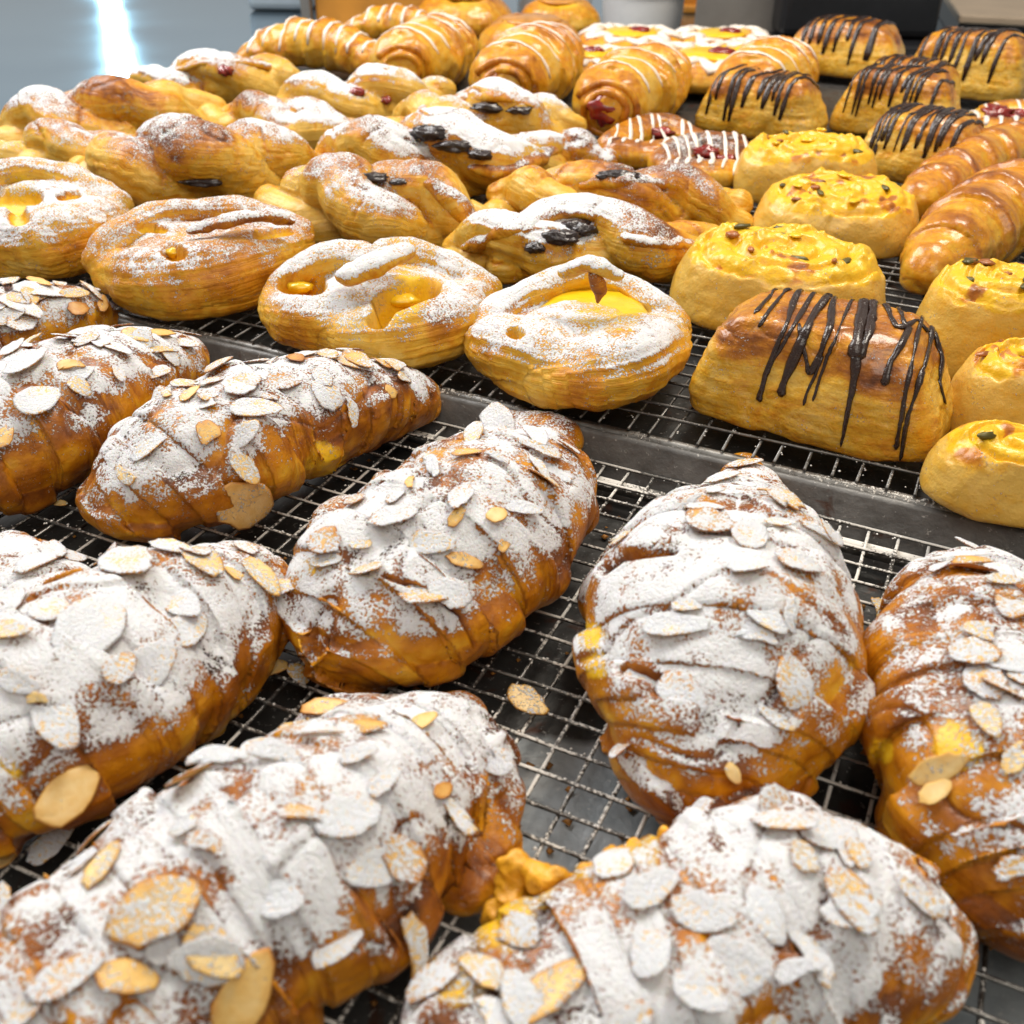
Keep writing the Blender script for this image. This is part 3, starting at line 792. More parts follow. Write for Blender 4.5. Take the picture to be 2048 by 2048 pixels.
almond('A1', 'largest almond croissant in the bottom left corner with big golden flakes on its lower side',
       [[(955, 1600, 95), (865, 1530, 150), (740, 1600, 215), (600, 1715, 280), (420, 1830, 290), (250, 1960, 290), (90, 2090, 260)],
        [(900, 1440, 70), (800, 1455, 90), (680, 1480, 95)], [(980, 1700, 70), (930, 1760, 70)]],
       0.92, (7, 0.13, 0.6), 1,
       [(438, 1528, 120, 10, .6, .97), (552, 1522, 110, -20, .6, .97), (717, 1514, 75, 15, .5, .9), (296, 1568, 100, 45, .4, .6), (211, 1733, 110, 65, .55, .35), (313, 1824, 180, 25, .65, .5),
        (250, 1961, 125, -15, .6, .3), (427, 1909, 125, -40, .6, .4), (490, 1983, 170, 60, .55, .02, .25), (655, 1420, 110, 8, .4, .2), (638, 1471, 90, 5, .4, .9), (729, 1462, 100, 10, .4, .3), (843, 1448, 80, 30, .4, .2),
        (888, 1374, 85, -10, .5, .85), (769, 1568, 80, 40, .5, .95), (883, 1585, 60, 40, .5, .1, .6), (381, 1653, 80, 30, .5, .8)],
       spots=[('s', 640, 1650, 170, .3), ('s', 900, 1800, 130, -.5), ('s', 700, 1950, 170, -.35)], extra=5)
almond('A2', 'heavily sugared almond croissant at the bottom right with custard oozing from its left end',
       [[(1790, 1880, 150), (1700, 1840, 215), (1580, 1830, 250), (1430, 1890, 255), (1220, 1960, 240), (1020, 2060, 210)],
        [(1250, 1830, 120), (1120, 1850, 110), (1090, 1900, 110)]],
       1.02, (7, 0.11, 0.6), 2,
       [(1302, 1782, 130, 30, .5, .9), (1409, 1833, 120, -10, .6, .97), (1529, 1833, 120, -60, .6, .95), (1700, 1826, 120, 10, .5, .98), (1302, 1896, 130, 80, .6, .9), (1472, 1940, 150, 0, .7, .97),
        (1106, 1984, 180, 40, .45, .4), (1687, 1713, 70, -70, .5, .95), (1600, 1950, 100, 20, .6, .97), (1400, 1990, 110, -30, .6, .95)],
       spots=[('y', 1050, 1760, 70, 1.0), ('y', 1000, 1840, 80, .8), ('y', 1150, 1720, 60, .8), ('y', 1280, 1690, 45, .9), ('y', 900, 1960, 70, .7), ('s', 1840, 1950, 90, -.6), ('s', 1020, 1900, 130, -.3)], extra=4)
almond('A3', 'almond croissant cut by the right edge with a yellow custard patch on its near side',
       [[(1950, 1185, 110), (1960, 1270, 185), (1980, 1400, 250), (2020, 1540, 265), (2080, 1660, 240), (2120, 1760, 190)],
        [(1800, 1420, 75), (1770, 1480, 55)], [(1830, 1640, 90), (1870, 1700, 100), (1980, 1760, 110)]],
       0.86, (7, 0.13, 0.5), 3,
       [(1943, 1128, 85, 5, .45, .4), (1973, 1268, 90, -15, .45, .8), (2007, 1166, 70, 0, .45, .6), (2015, 1332, 90, -15, .5, .9), (1880, 1535, 110, 20, .45, .1, .1), (1871, 1586, 75, 35, .5, .05, .1), (2028, 1518, 80, 60, .5, .5), (1973, 1442, 100, -60, .5, .5)],
       spots=[('y', 1915, 1490, 55, 1.0), ('y', 1760, 1500, 35, .8), ('s', 1800, 1560, 90, -.5), ('s', 1830, 1400, 80, -.35), ('s', 1790, 1190, 70, -.3), ('s', 2000, 1800, 110, -.4)], extra=3)
almond('A4', 'whitest almond croissant right of centre with its narrow end pointing to the far rack',
       [[(1493, 995, 80), (1480, 1085, 150), (1450, 1190, 240), (1445, 1290, 275), (1430, 1390, 245), (1410, 1490, 185), (1405, 1565, 120)],
        [(1280, 1140, 90), (1255, 1200, 100)], [(1640, 1350, 80), (1560, 1450, 70)], [(1480, 940, 40), (1490, 1000, 60)]],
       1.08, (7, 0.12, 0.7, .2), 4,
       [(1490, 932, 75, 20, .4, .6), (1447, 958, 70, 15, .4, .9), (1411, 1020, 75, 5, .5, .98), (1500, 1075, 110, 50, .6, .98), (1559, 1050, 60, -10, .4, .95), (1596, 1130, 105, -15, .6, .97), (1633, 1068, 70, -35, .4, .95), (1496, 1140, 80, 10, .7, .97),
        (1533, 1240, 90, -40, .6, .97), (1508, 1280, 85, -15, .7, .98), (1374, 1215, 60, 5, .5, .95), (1350, 1255, 130, 5, .4, .98), (1464, 1546, 45, -60, .6, .2, .05), (1543, 990, 60, -40, .4, .4), (1380, 1010, 60, 40, .4, .9), (1430, 985, 60, 10, .4, .9)],
       slits=[([(1205, 1135), (1240, 1108), (1345, 1095)], 10, .005), ([(1240, 1335), (1290, 1345), (1340, 1372)], 9, .005)],
       spots=[('y', 1180, 1270, 35, .9), ('y', 1190, 1330, 30, .9), ('s', 1430, 1580, 120, -.35), ('s', 1660, 1300, 110, -.25)], extra=2)
almond('A5', 'almond croissant in the middle of the front rack with a bright yellow flake on top',
       [[(1085, 925, 90), (1030, 985, 160), (930, 1070, 215), (815, 1160, 215), (740, 1240, 165), (705, 1300, 105)],
        [(700, 1050, 75), (680, 1110, 80), (690, 1190, 85)], [(1110, 880, 55), (1010, 850, 50)]],
       1.03, (7, 0.13, 0.6, .5), 5,
       [(1000, 847, 100, -50, .6, .97), (1070, 875, 105, -50, .45, .97), (842, 886, 75, 10, .45, .97), (937, 910, 70, 8, .4, .4), (993, 921, 60, -30, .4, .9), (824, 970, 60, 75, .4, .1), (916, 1033, 60, 60, .4, .3), (993, 1033, 55, 35, .6, 0, .1),
        (1007, 1090, 45, 60, .5, .3), (930, 1125, 75, -15, .4, .2), (1046, 1019, 80, -15, .4, .9), (859, 938, 90, -60, .5, .95), (785, 1037, 60, 50, .5, .95), (729, 1090, 60, 5, .4, .8)],
       slits=[([(765, 1150), (850, 1180), (920, 1230), (950, 1290)], 4, .002)],
       spots=[('y', 630, 1130, 28, .9), ('s', 1000, 1250, 140, -.4), ('s', 760, 1350, 110, -.3), ('s', 1170, 900, 60, -.6)], extra=4)
almond('A6', 'almond croissant at the left edge with a big spiral of overlapping flakes',
       [[(525, 1195, 70), (470, 1200, 120), (380, 1250, 185), (250, 1310, 240), (110, 1410, 265), (0, 1480, 250), (-100, 1540, 230)],
        [(15, 1112, 72), (50, 1170, 105), (110, 1240, 130)], [(470, 1330, 75), (430, 1380, 70), (330, 1450, 70)]],
       0.98, (7, 0.13, 0.6), 6,
       [(22, 1212, 112, 55, .55, .95), (102, 1224, 95, 60, .75, .9), (183, 1257, 190, 55, .62, .97), (257, 1134, 135, -30, .65, .8), (358, 1209, 120, -40, .5, .9), (373, 1261, 110, 50, .6, .85), (298, 1335, 130, 50, .65, .95), (406, 1127, 105, -50, .6, .5),
        (522, 1156, 110, -55, .5, .5), (470, 1156, 60, -50, .45, .4), (343, 1099, 85, -15, .45, .9), (149, 1119, 75, -10, .45, .9), (294, 1062, 80, -15, .4, .95), (224, 1090, 75, 10, .4, .2), (41, 1365, 90, -20, .5, .9), (119, 1447, 130, -55, .6, .85),
        (138, 1590, 140, 50, .6, 0.0, .12), (78, 1402, 40, 0, .8, .3)],
       spots=[('s', 200, 1500, 120, -.5), ('s', 420, 1440, 60, -.3), ('y', 10, 1530, 40, .7)], extra=3)
almond('A7', 'almond croissant under the round danishes with bare glazed flakes along its far ridge',
       [[(835, 800, 45), (790, 795, 80), (700, 800, 120), (600, 835, 155), (520, 860, 165), (420, 910, 170), (320, 970, 135), (260, 1000, 95)]],
       0.90, (7, 0.13, 0.6), 7,
       [(503, 705, 50, -55, .6, .1), (592, 720, 65, -35, .45, .05, .7), (657, 715, 80, -35, .45, .5), (717, 725, 75, -35, .55, .5), (764, 730, 60, -35, .6, .3), (666, 700, 60, 5, .4, .8), (606, 700, 60, 10, .4, .2), (708, 690, 70, -35, .4, .7), (782, 790, 40, -60, .6, .1),
        (382, 790, 65, 50, .4, .3), (484, 776, 85, 40, .7, .9), (512, 823, 100, -10, .5, .85), (489, 869, 75, 50, .6, .85), (421, 876, 75, -65, .6, .4), (298, 900, 75, 45, .5, .9), (489, 939, 75, -60, .6, .6), (484, 1004, 130, -10, .75, .25, .12), (424, 810, 50, 20, .5, .95)],
       spots=[('y', 650, 920, 45, .8), ('s', 620, 960, 120, -.6), ('s', 800, 820, 80, -.4), ('b', 640, 830, 70, .12)], extra=5)
almond('A8', 'almond croissant at the left edge behind the one with the spiral of flakes',
       [[(345, 725, 70), (270, 745, 115), (160, 800, 160), (50, 860, 175), (-60, 900, 170)]],
       0.98, (6, 0.13, 0.6), 8,
       [(56, 730, 95, 30, .55, .97), (28, 700, 60, 35, .5, .95), (79, 804, 95, 35, .7, .95), (142, 739, 50, 0, .8, .2), (326, 706, 60, 0, .45, .6), (275, 674, 65, -20, .4, .3), (326, 670, 70, 5, .4, .1), (372, 690, 60, -5, .4, .8), (205, 693, 70, -30, .45, .95), (233, 700, 70, -30, .45, .95), (9, 869, 70, 80, .5, .4)],
       spots=[('s', 170, 900, 110, -.5), ('s', 60, 960, 90, -.4)], extra=6)
almond('A9', 'farthest almond croissant at the left edge touching the custard danish behind it',
       [[(205, 640, 42), (150, 640, 75), (60, 650, 105), (-40, 665, 115)]],
       1.0, (4, 0.10, 0.5), 9,
       [(79, 585, 95, -10, .5, .97), (42, 615, 90, -35, .5, .95), (149, 590, 60, -5, .4, .5), (79, 568, 60, -20, .4, .1), (156, 620, 45, 10, .7, 0, .6), (205, 610, 45, 80, .4, .1, .5), (14, 636, 70, 20, .5, .9)], extra=4)

def loose(px, py, ln, ang, ratio, sugar, label, z=ZF, toast=0.1):
    p = Vector(at(px, py, z + 0.001)); L = ln * depth(p) / FPX; a = math.radians(ang)
    d = RT * math.cos(a) + UP * math.sin(a); v = np.array(p) - CAM; d = d - v * d[2] / v[2]
    o = put_flake('almond_flake', p, (0.08, -0.1, 1), d, L, L * ratio, sugar, toast, None, None, 0.05, 0.0008)
    tag(o, label, 'almond flake', 'loose almond flakes fallen on the wire rack')
loose(1055, 1408, 90, -25, .65, .35, 'loose half almond flake on bare wires between the two middle almond croissants')
loose(540, 1340, 75, 10, .6, .3, 'loose almond flake between the left and the middle almond croissant')
loose(598, 1352, 60, -40, .6, .6, 'sugared almond flake touching the near end of the middle almond croissant')
loose(1545, 1560, 60, -35, .7, .2, 'almond flake beside the rounded near end of the whitest almond croissant')
loose(1752, 1222, 70, -70, .7, .35, 'almond flake wedged between the whitest croissant and the one at the right edge')
loose(105, 1690, 110, 40, .5, .8, 'sugared almond flake on the rack at the bottom left')
loose(8, 1705, 95, 50, .75, 0, 'bare golden almond flake cut by the left edge near the bottom')
loose(122, 1010, 30, 0, .6, .3, 'tiny almond crumb on dark wires at the left between two croissants')

def scatter(name, label, n, seed, sizes, urange, vrange, zs, mat, wires, grid=(0, 1.0, 0)):
    rr = np.random.RandomState(seed); V, F = [], []
    oc = np.array([(1, 0, 0), (-1, 0, 0), (0, 1, 0), (0, -1, 0), (0, 0, 1), (0, 0, -1)], float)
    tr = [(0, 2, 4), (2, 1, 4), (1, 3, 4), (3, 0, 4), (2, 0, 5), (1, 2, 5), (3, 1, 5), (0, 3, 5)]
    for i in range(n):
        u, v = rr.uniform(*urange), rr.uniform(*vrange)
        if wires:
            if rr.rand() < .5: u = grid[0] + grid[1] * round((u - grid[0]) / grid[1]) + rr.normal(0, .035)
            else: v = grid[2] + round(v - grid[2]) + rr.normal(0, .035)
        r = rr.uniform(*sizes); p = tray(u, v, zs + r * .4); k = len(V)
        V += list(p + oc * r * rr.uniform(.5, 1.2, (6, 3)) * [1, 1, .7]); F += [tuple(a + k for a in t) for t in tr]
    o = mesh_obj(name, V, F, mat); tag(o, label, 'crumbs', None, 'stuff')
M_SUG = plain('sugar_grains', (0.82, 0.80, 0.77), 0.9, var=0.05)
M_CRUMB = plain('pastry_crumbs', (0.40, 0.17, 0.03), 0.6, var=0.6, vscale=400)
scatter('sugar_grains', 'white specks of icing sugar caught on the wires of the front rack', 2600, 5, (.00025, .0008), (-20, 18), (-.3, 22), ZF, M_SUG, True)
scatter('pastry_crumbs', 'brown crumbs lying on the tray below the front rack', 420, 6, (.0006, .0022), (-20, 18), (0, 22), -.0155, M_CRUMB, False)
scatter('sugar_grains', 'white specks of sugar along the near edge of the middle rack', 300, 8, (.0003, .0008), (-25, 16), (-4.6, -1.3), ZB - .0012, M_SUG, True, (-59.4, .98, -2.4))
def custard_lumps(r, pts, name='custard_filling'):
    b = Body(ZF, 0.004)
    for (x, y, R, z) in pts:
        p = at(x, y, z); rr = R * depth(p) / FPX
        b.chain([[p[0] - rr * .2, p[1], z, rr], [p[0] + rr * .2, p[1] + rr * .2, z - rr * .3, rr * .9]], 1.0, world=True)
    V, F, N, I = b.mesh(2.0, 1, 5, (0.0040, 75, 0.0016, 230))
    o = mesh_obj(name, V - np.array(r.base), F, M_FILL, r.e); return o
custard_lumps(alm['A2'], [(1030, 1722, 22, .022), (1036, 1760, 26, .018), (1032, 1800, 22, .014), (1082, 1752, 24, .022), (1125, 1765, 30, .022), (1180, 1735, 20, .025), (1225, 1728, 18, .026), (1000, 1838, 24, .012), (1290, 1690, 22, .028), (1330, 1672, 16, .030), (1260, 1700, 16, .026)])
custard_lumps(alm['A2'], [(860, 1985, 34, .014), (910, 1960, 26, .016)])

# ------------------------------------------------------------------ custard danishes
def blob(parent, base, c, rx, ry, rz, mat, name, ang=0.0, seed=0, wob=0.1, n=(20, 10)):
    V, F = [], []; nu, nv = n
    for j in range(nv + 1):
        ph = math.pi * j / nv
        for i in range(nu):
            t = 2 * math.pi * i / nu
            V.append((math.sin(ph) * math.cos(t), math.sin(ph) * math.sin(t), math.cos(ph)))
    V = np.array(V); V = V * (1 + wob * fbm(V * 1.8 + seed * 7.7, 2))[:, None]
    x, y = V[:, 0] * rx, V[:, 1] * ry; ca, sa = math.cos(ang), math.sin(ang)
    V = np.stack([x * ca - y * sa, x * sa + y * ca, V[:, 2] * rz], 1) + np.array(c) - np.array(base)
    for j in range(nv):
        for i in range(nu):
            k = (i + 1) % nu; F.append((j * nu + i, (j + 1) * nu + i, (j + 1) * nu + k, j * nu + k))
    return mesh_obj(name, V, np.array(F), mat, parent)

def danish_mask(cover, bk=0.13):
    def fn(V, N, I, b):
        n1 = fbm(V * 45 + 3, 3); n2 = fbm(V * 20 + 1, 2); hgt = V[:, 2] - b.zr
        top = sstep(0.25, 0.8, N[:, 2])
        bake = bk + 0.20 * n2 + 0.08 * n1 + 0.12 * top
        bake = bake + 0.22 * sstep(0.0, 0.5, n2 - 0.25 + 0.2 * n1)
        hole = sstep(0.002, -0.0015, I['CV'])
        sugar = cover * sstep(0.15, 0.75, N[:, 2] + 0.25 * n1) + 0.28 * n2
        sugar = sugar * sstep(0.008, 0.03, hgt) * (1 - sstep(0.0012, -0.001, I['CV']))
        bake = bake * (1 - 0.6 * hole)
        return bake, sugar, 0.75 * hole
    return fn
CUSG = 'round custard danishes behind the almond croissants'
def danish(label, cx, cy, a, hr, holes, lobes=(), cover=.85, seed=0, ang=0.0, dy=1.0, custs=(), dark=(), bk=.13, name='custard_danish', group=CUSG, zr=ZB, mat=None, pits=(), spots=(), pools=()):
    b = Body(zr, 0.0026)
    zc = zr
    for _ in range(6):
        p = at(cx, cy, zc); L = a * depth(p) / FPX; H = L * hr * 2.0; zc = zr + H * 0.46
    e1 = np.array([math.cos(ang), math.sin(ang)])
    b.sup((p[0], p[1], zr), e1, L, L * dy, H, ex=(2.3, 2.2, 2.3), taper=0.0)
    for c in lobes: b.chain(c, 0.85, .9)
    hz = zr + H * 0.86
    for (hx, hy, rx, ry, dp) in holes:
        c = at(hx, hy, hz); k = depth(c) / FPX; el = abs((c - CAM)[2]) / np.linalg.norm(c - CAM)
        b.carve((c[0], c[1], hz + 0.002), rx * k, ry * k / el, dp)
    r = finish(name, 'pastry_body', label, 'danish', group, b, mat or M_DAN, danish_mask(cover, bk), seed, lump=(0.0020, 36, 0.0006, 110), pxstep=2.0, pits=pits, spots=spots, layers=(.0007, 330, 12, 1))
    for i, (hx, hy, rx, ry, zf) in enumerate(custs):
        z = zr + H * zf; c = at(hx, hy, z); k = depth(c) / FPX
        blob(r.e, r.base, c, rx * k, ry * k / 0.4, 0.004, M_CUST, 'custard_filling', 0, seed + i)
    for i, (x, y, rx, ry) in enumerate(pools):
        p, n = cast_px(r, x, y)
        if p is not None:
            k = depth(p) / FPX; blob(r.e, r.base, np.array(p) + [0, ry * k * .4, .0002], rx * k, ry * k * 1.6, .0028, M_CUST, 'custard_filling', 0, seed + 7 + i, .3)
    r.H = H; r.L = L
    return r
def flap(r, pts, mat, bakev, sugarv, name='pastry_flap', q=0.6, pxstep=2.0):
    """a folded tongue of dough lying over the top of the pastry: pts = (px,py,Rpx,z)"""
    b = Body(r.body.zr, 0.003); W = []
    for (x, y, R, z) in pts:
        p = at(x, y, z); W.append([p[0], p[1], z, R * depth(p) / FPX])
    b.chain(W, q, world=True)
    V, F, N, I = b.mesh(pxstep, 1, 3, (0.0012, 60, 0.0006, 160))
    o = mesh_obj(name, V - np.array(r.base), F, mat, r.e)
    n2 = fbm(V * 40, 2)
    set_attr(o.data, bakev + .25 * n2, sugarv * sstep(0.1, .6, N[:, 2] + .2 * n2), np.zeros(len(V)), np.stack([I['A'], I['S'], V[:, 2]], 1))
    return o
d4 = danish('custard danish beside the large striped pastry with a single deep pool of custard', 1160, 690, 185, .34, [], lobes=[
             [(962, 672, 40), (1000, 690, 70), (1050, 705, 84), (1100, 722, 84), (1130, 742, 70)], [(1110, 755, 66), (1170, 748, 84), (1235, 735, 92), (1290, 702, 84), (1335, 670, 52)],
             [(968, 665, 48, .4), (1015, 612, 42, 1.4), (1080, 578, 36, 2.3), (1150, 556, 32, 2.9), (1230, 565, 32, 2.7), (1295, 605, 38, 1.6), (1340, 655, 44, .5)]],
            cover=.92, seed=21, custs=[(1190, 632, 112, 60, .80)], pits=[(1030, 664, 1032, 666, 15, .009)],
            spots=[('y', 1190, 610, 70, .9), ('y', 1250, 625, 50, .8), ('b', 1165, 775, 55, .20), ('s', 1130, 765, 60, -.3)])
flap(d4, [(1135, 545, 20, .066), (1180, 528, 26, .072), (1230, 548, 20, .068)], M_DAN, .2, 1.1)
flap(d4, [(1188, 548, 15, .068), (1200, 580, 15, .060), (1196, 606, 6, .054)], M_DAN, .62, .3)
d3 = danish('custard danish left of the nearest one with two open holes and a sugared flap', 768, 612, 185, .34, [], lobes=[
             [(560, 612, 44), (590, 632, 64), (650, 642, 80), (705, 640, 78), (745, 632, 56)], [(690, 668, 66), (760, 672, 80), (830, 664, 84), (890, 640, 80), (950, 596, 50)],
             [(562, 592, 44, .4), (600, 545, 38, 1.6), (660, 522, 38, 2.2), (725, 520, 42, 2.0), (750, 550, 36, 1.6)], [(770, 505, 34, 2.6), (840, 512, 34, 2.4), (910, 540, 36, 1.6), (965, 580, 38, .6)]],
            cover=.82, seed=22, pools=[(600, 576, 26, 10), (800, 602, 40, 14)], pits=[(582, 568, 625, 570, 25, .012), (755, 642, 775, 612, 20, .012), (775, 606, 850, 576, 28, .014)],
            spots=[('y', 820, 570, 50, .8), ('b', 600, 650, 55, .2), ('y', 790, 625, 26, .9), ('y', 815, 590, 50, .9), ('s', 690, 560, 60, .3), ('s', 880, 690, 70, -.3)])
flap(d3, [(700, 552, 30, .058), (750, 528, 34, .062), (800, 505, 30, .062)], M_DAN, .25, 1.1)
d2 = danish('golden custard danish third from the right in its row with one square hole', 402, 528, 178, .34, [], bk=.22, lobes=[
             [(235, 545, 52), (300, 560, 76), (390, 560, 84), (490, 535, 84), (570, 495, 58)], [(212, 520, 46, .5), (255, 462, 40, 1.8), (330, 430, 34, 2.6), (420, 420, 30, 3.0), (510, 425, 30, 2.6), (590, 465, 36, 1.0)],
             [(330, 480, 40, 1.2), (420, 480, 46, 1.2), (500, 470, 40, 1.2)]],
            cover=.60, seed=23, pools=[(348, 508, 16, 8)], pits=[(343, 500, 350, 506, 20, .012), (285, 456, 325, 458, 11, .004), (520, 470, 575, 462, 12, .005)],
            spots=[('b', 470, 560, 80, .22), ('s', 470, 570, 70, -.3)])
flap(d2, [(385, 462, 14, .058), (450, 442, 22, .062), (530, 430, 20, .062), (580, 442, 12, .056)], M_TWI, .55, .8)
d1 = danish('custard danish cut by the left edge with a lump of custard in its wide opening', 85, 446, 172, .38, [], lobes=[
             [(-20, 480, 66), (60, 490, 72), (130, 480, 80), (205, 450, 62)], [(-60, 400, 50, 1), (0, 350, 34, 3.0), (80, 342, 32, 3.2), (160, 365, 34, 2.4), (225, 410, 44, .8)], [(110, 410, 40, 1.0), (170, 415, 46, .8)]],
            cover=.8, seed=24, bk=.18, custs=[(45, 394, 26, 8, .80)], pits=[(-10, 395, 60, 392, 24, .008), (32, 420, 36, 436, 20, .007), (125, 392, 150, 388, 12, .006)],
            spots=[('y', 40, 380, 50, .7), ('b', 210, 490, 70, .15)])

# ------------------------------------------------------------------ plaits with sugar
def twist_mask(cover, bk=.30, warm=.30):
    def fn(V, N, I, b):
        n1 = fbm(V * 40 + 3, 3); n2 = fbm(V * 16 + 4, 2); n3 = fbm(V * 9 + 8, 2); hgt = V[:, 2] - b.zr; hh = hgt / max(hgt.max(), 1e-4)
        up = sstep(0.1, .8, N[:, 2] + .3 * n1)
        bake = bk - .23 + 0.14 * n2 + 0.10 * n1 + .25 * I['CR'] + (warm + .20) * sstep(.45, .95, hh + .35 * n2) * up
        bake = bake + .10 * sstep(.15, .5, -I['LY'] + .3 * n1)
        sugar = (cover * .95 + .9 * n3) * sstep(0.25, 0.85, N[:, 2] + 0.25 * n1) * sstep(.34, .75, hh + .2 * n2) + 0.28 * n2
        return bake, sugar * sstep(.25, .5, hh), np.zeros(len(V))
    return fn
PLG = 'sugared puff plaits on the middle rack'
def plait(label, chains, cover=.8, bk=.3, seed=0, fill=(), q=.92, name='puff_plait', cat='pastry', group=PLG, mat=None, warm=.3, lift=.85, fillmat=None, fillname='fruit_filling', zr=ZB, pxstep=2.1, k=.0022, steps=None, fat=1.22, rope=None):
    b = Body(zr, k)
    if rope: b.rope(rope[0], rope[1], rope[2], seed); fat = 1.0; chains = chains[1:2]
    for c in chains: b.chain([(p[0], p[1], p[2] * fat) + tuple(p[3:]) for p in c], q, lift, steps=steps)
    r = finish(name, 'pastry_body', label, cat, group, b, mat or M_TWI, twist_mask(cover, bk, warm), seed, lump=(0.0024, 22, 0.0005, 90), pxstep=pxstep, crease=(22, .0012), layers=(.0007, 260, 7, 1))
    for i, (x, y, rx, ry) in enumerate(fill):
        p, n = cast_px(r, x, y)
        if p is None: continue
        kk = depth(p) / FPX; blob(r.e, r.base, np.array(p) - [0, 0, ry * kk * .30], rx * kk, ry * kk * 1.8, ry * kk * 1.0, fillmat or M_PRUNE, fillname, 0, seed + i, .38, (28, 14))
    return r
def strand(r, pts, R, bakev, sugarv, q=.6, name='dough_strand', up=.35):
    """a ribbon of dough lying across the pillow"""
    W = []; n = len(pts)
    for i, (x, y) in enumerate(pts):
        p, nn = cast_px(r, x, y)
        if p is None: continue
        k = depth(p) / FPX; rr = R * k * (.55 + .45 * math.sin(math.pi * (i + .5) / n))
        W.append([p.x, p.y + rr * .3, p.z - rr * q * (1 - up), rr])
    if len(W) < 3: return
    b = Body(r.body.zr, .003); b.chain(W, q, world=True)
    V, F, N, I = b.mesh(1.9, 1, int(R), (0.0020, 45, 0.0008, 140))
    o = mesh_obj(name, V - np.array(r.base), F, M_TWI, r.e); n2 = fbm(V * 45, 3); hh = sstep(.1, .8, N[:, 2] + .3 * n2)
    set_attr(o.data, bakev * (.45 + .55 * hh) + .22 * n2, sugarv * hh + .3 * n2, np.zeros(len(V)), np.stack([I['A'], I['S'], V[:, 2]], 1))
pl0 = plait('puff plait with black prune filling behind the nearest custard danish',
      [[(915, 505, 34), (985, 480, 52), (1060, 448, 48, .5), (1140, 425, 34, .7), (1195, 440, 26, .4)], [(1010, 535, 40), (1100, 510, 62), (1190, 505, 66), (1250, 515, 50)],
       [(1270, 500, 62), (1340, 512, 58), (1400, 500, 36), (1432, 488, 22)]], .85, .34, 31, [(1160, 452, 34, 16), (1120, 470, 40, 14), (1070, 492, 20, 10)], rope=([(905, 500, 40), (1000, 480, 74), (1150, 470, 88), (1300, 490, 76), (1430, 488, 34)], 1.2, 0.3))
pl1 = plait('puff plait with slit sugared pillow between two golden strands',
      [[(545, 405, 34), (600, 385, 44), (650, 365, 38, .4), (720, 352, 30, .5)], [(640, 430, 45), (720, 425, 66), (810, 428, 66), (885, 440, 50)],
       [(870, 365, 34, .5), (910, 395, 44), (955, 430, 40), (985, 455, 24)]], .72, .28, 32, [(740, 352, 36, 10), (800, 362, 20, 6)], rope=([(550, 408, 44), (640, 400, 78), (770, 410, 90), (890, 415, 74), (980, 450, 34)], 1.3, 2.2))
pl2 = plait('long diagonal plait ending in a bare brown knob at the right',
      [[(1000, 415, 36), (1070, 390, 44), (1160, 375, 44), (1250, 365, 40, .3), (1330, 355, 34, .4)], [(1180, 420, 44), (1290, 410, 48), (1370, 412, 48)],
       [(1350, 385, 40), (1400, 405, 46), (1450, 415, 46), (1470, 420, 42)]], .62, .42, 33, [(1235, 348, 40, 10)], rope=([(1000, 405, 44), (1110, 395, 66), (1240, 390, 72), (1370, 400, 62), (1475, 420, 48)], 1.5, 0.8))
pl3 = plait('plait with thick sugar over dark fruit and a dark brown right strand',
      [[(650, 330, 44), (740, 320, 58), (840, 335, 58), (920, 355, 40)], [(780, 270, 36, .3), (850, 285, 50), (930, 310, 50), (1000, 340, 40)],
       [(985, 365, 36), (1040, 345, 40), (1100, 315, 40), (1150, 295, 26)]], .95, .34, 34, [(860, 262, 40, 14), (910, 288, 36, 12), (960, 306, 26, 10)], rope=([(645, 325, 46), (740, 310, 76), (870, 305, 84), (1000, 320, 70), (1120, 310, 38)], 1.2, 3.4))
pl4 = plait('wide folded plait with a charred tip above the golden custard danish',
      [[(190, 345, 40), (270, 340, 58), (370, 320, 72), (470, 315, 60), (560, 320, 50), (630, 330, 30)], [(300, 380, 44), (390, 375, 50), (480, 370, 44), (300, 400, 30)],
       [(380, 265, 40, .4), (440, 270, 46), (520, 280, 40, .3), (590, 300, 34)]], .75, .3, 35, [(405, 362, 40, 8)], rope=([(185, 345, 44), (270, 335, 78), (400, 325, 92), (530, 325, 74), (640, 335, 34)], 1.7, 2.9))
pl5 = plait('curved petal shaped plait with one tall sugared fold at the left',
      [[(30, 330, 34), (100, 300, 40, .4), (180, 280, 42, .6), (250, 295, 34, .3), (285, 310, 22)], [(80, 330, 40), (160, 325, 48), (240, 325, 40)], [(10, 300, 24), (60, 285, 22)]], .8, .3, 36, rope=([(10, 315, 44), (90, 308, 58), (180, 302, 62), (285, 312, 36)], 1.0, 2.0))
pl6 = plait('plait with a smooth yellow pillow at the far left nearest the bare counter',
      [[(40, 265, 34), (100, 230, 46), (180, 205, 40, .3), (250, 200, 34, .4)], [(150, 250, 40), (230, 240, 56), (310, 240, 56), (370, 245, 34)], [(330, 195, 34, .3), (380, 205, 36), (420, 235, 26)],
       [(100, 265, 40), (150, 255, 40)]], .6, .3, 37, rope=([(20, 262, 44), (110, 240, 66), (220, 228, 72), (330, 220, 62), (425, 228, 34)], 1.3, 0.2))
pl7 = plait('braided pastry with a single red cherry nearest the reflection on the counter',
      [[(300, 160, 24), (370, 140, 32), (450, 130, 30, .4), (530, 138, 28, .3), (590, 160, 22)], [(400, 170, 32), (470, 172, 40), (540, 172, 36)], [(540, 165, 30), (580, 180, 26)]], .75, .25, 38, [(452, 138, 16, 10)], fillmat=M_JAM, fillname='cherry', rope=([(285, 168, 30), (370, 155, 46), (460, 152, 52), (540, 155, 46), (600, 172, 28)], 1.2, 1.6))
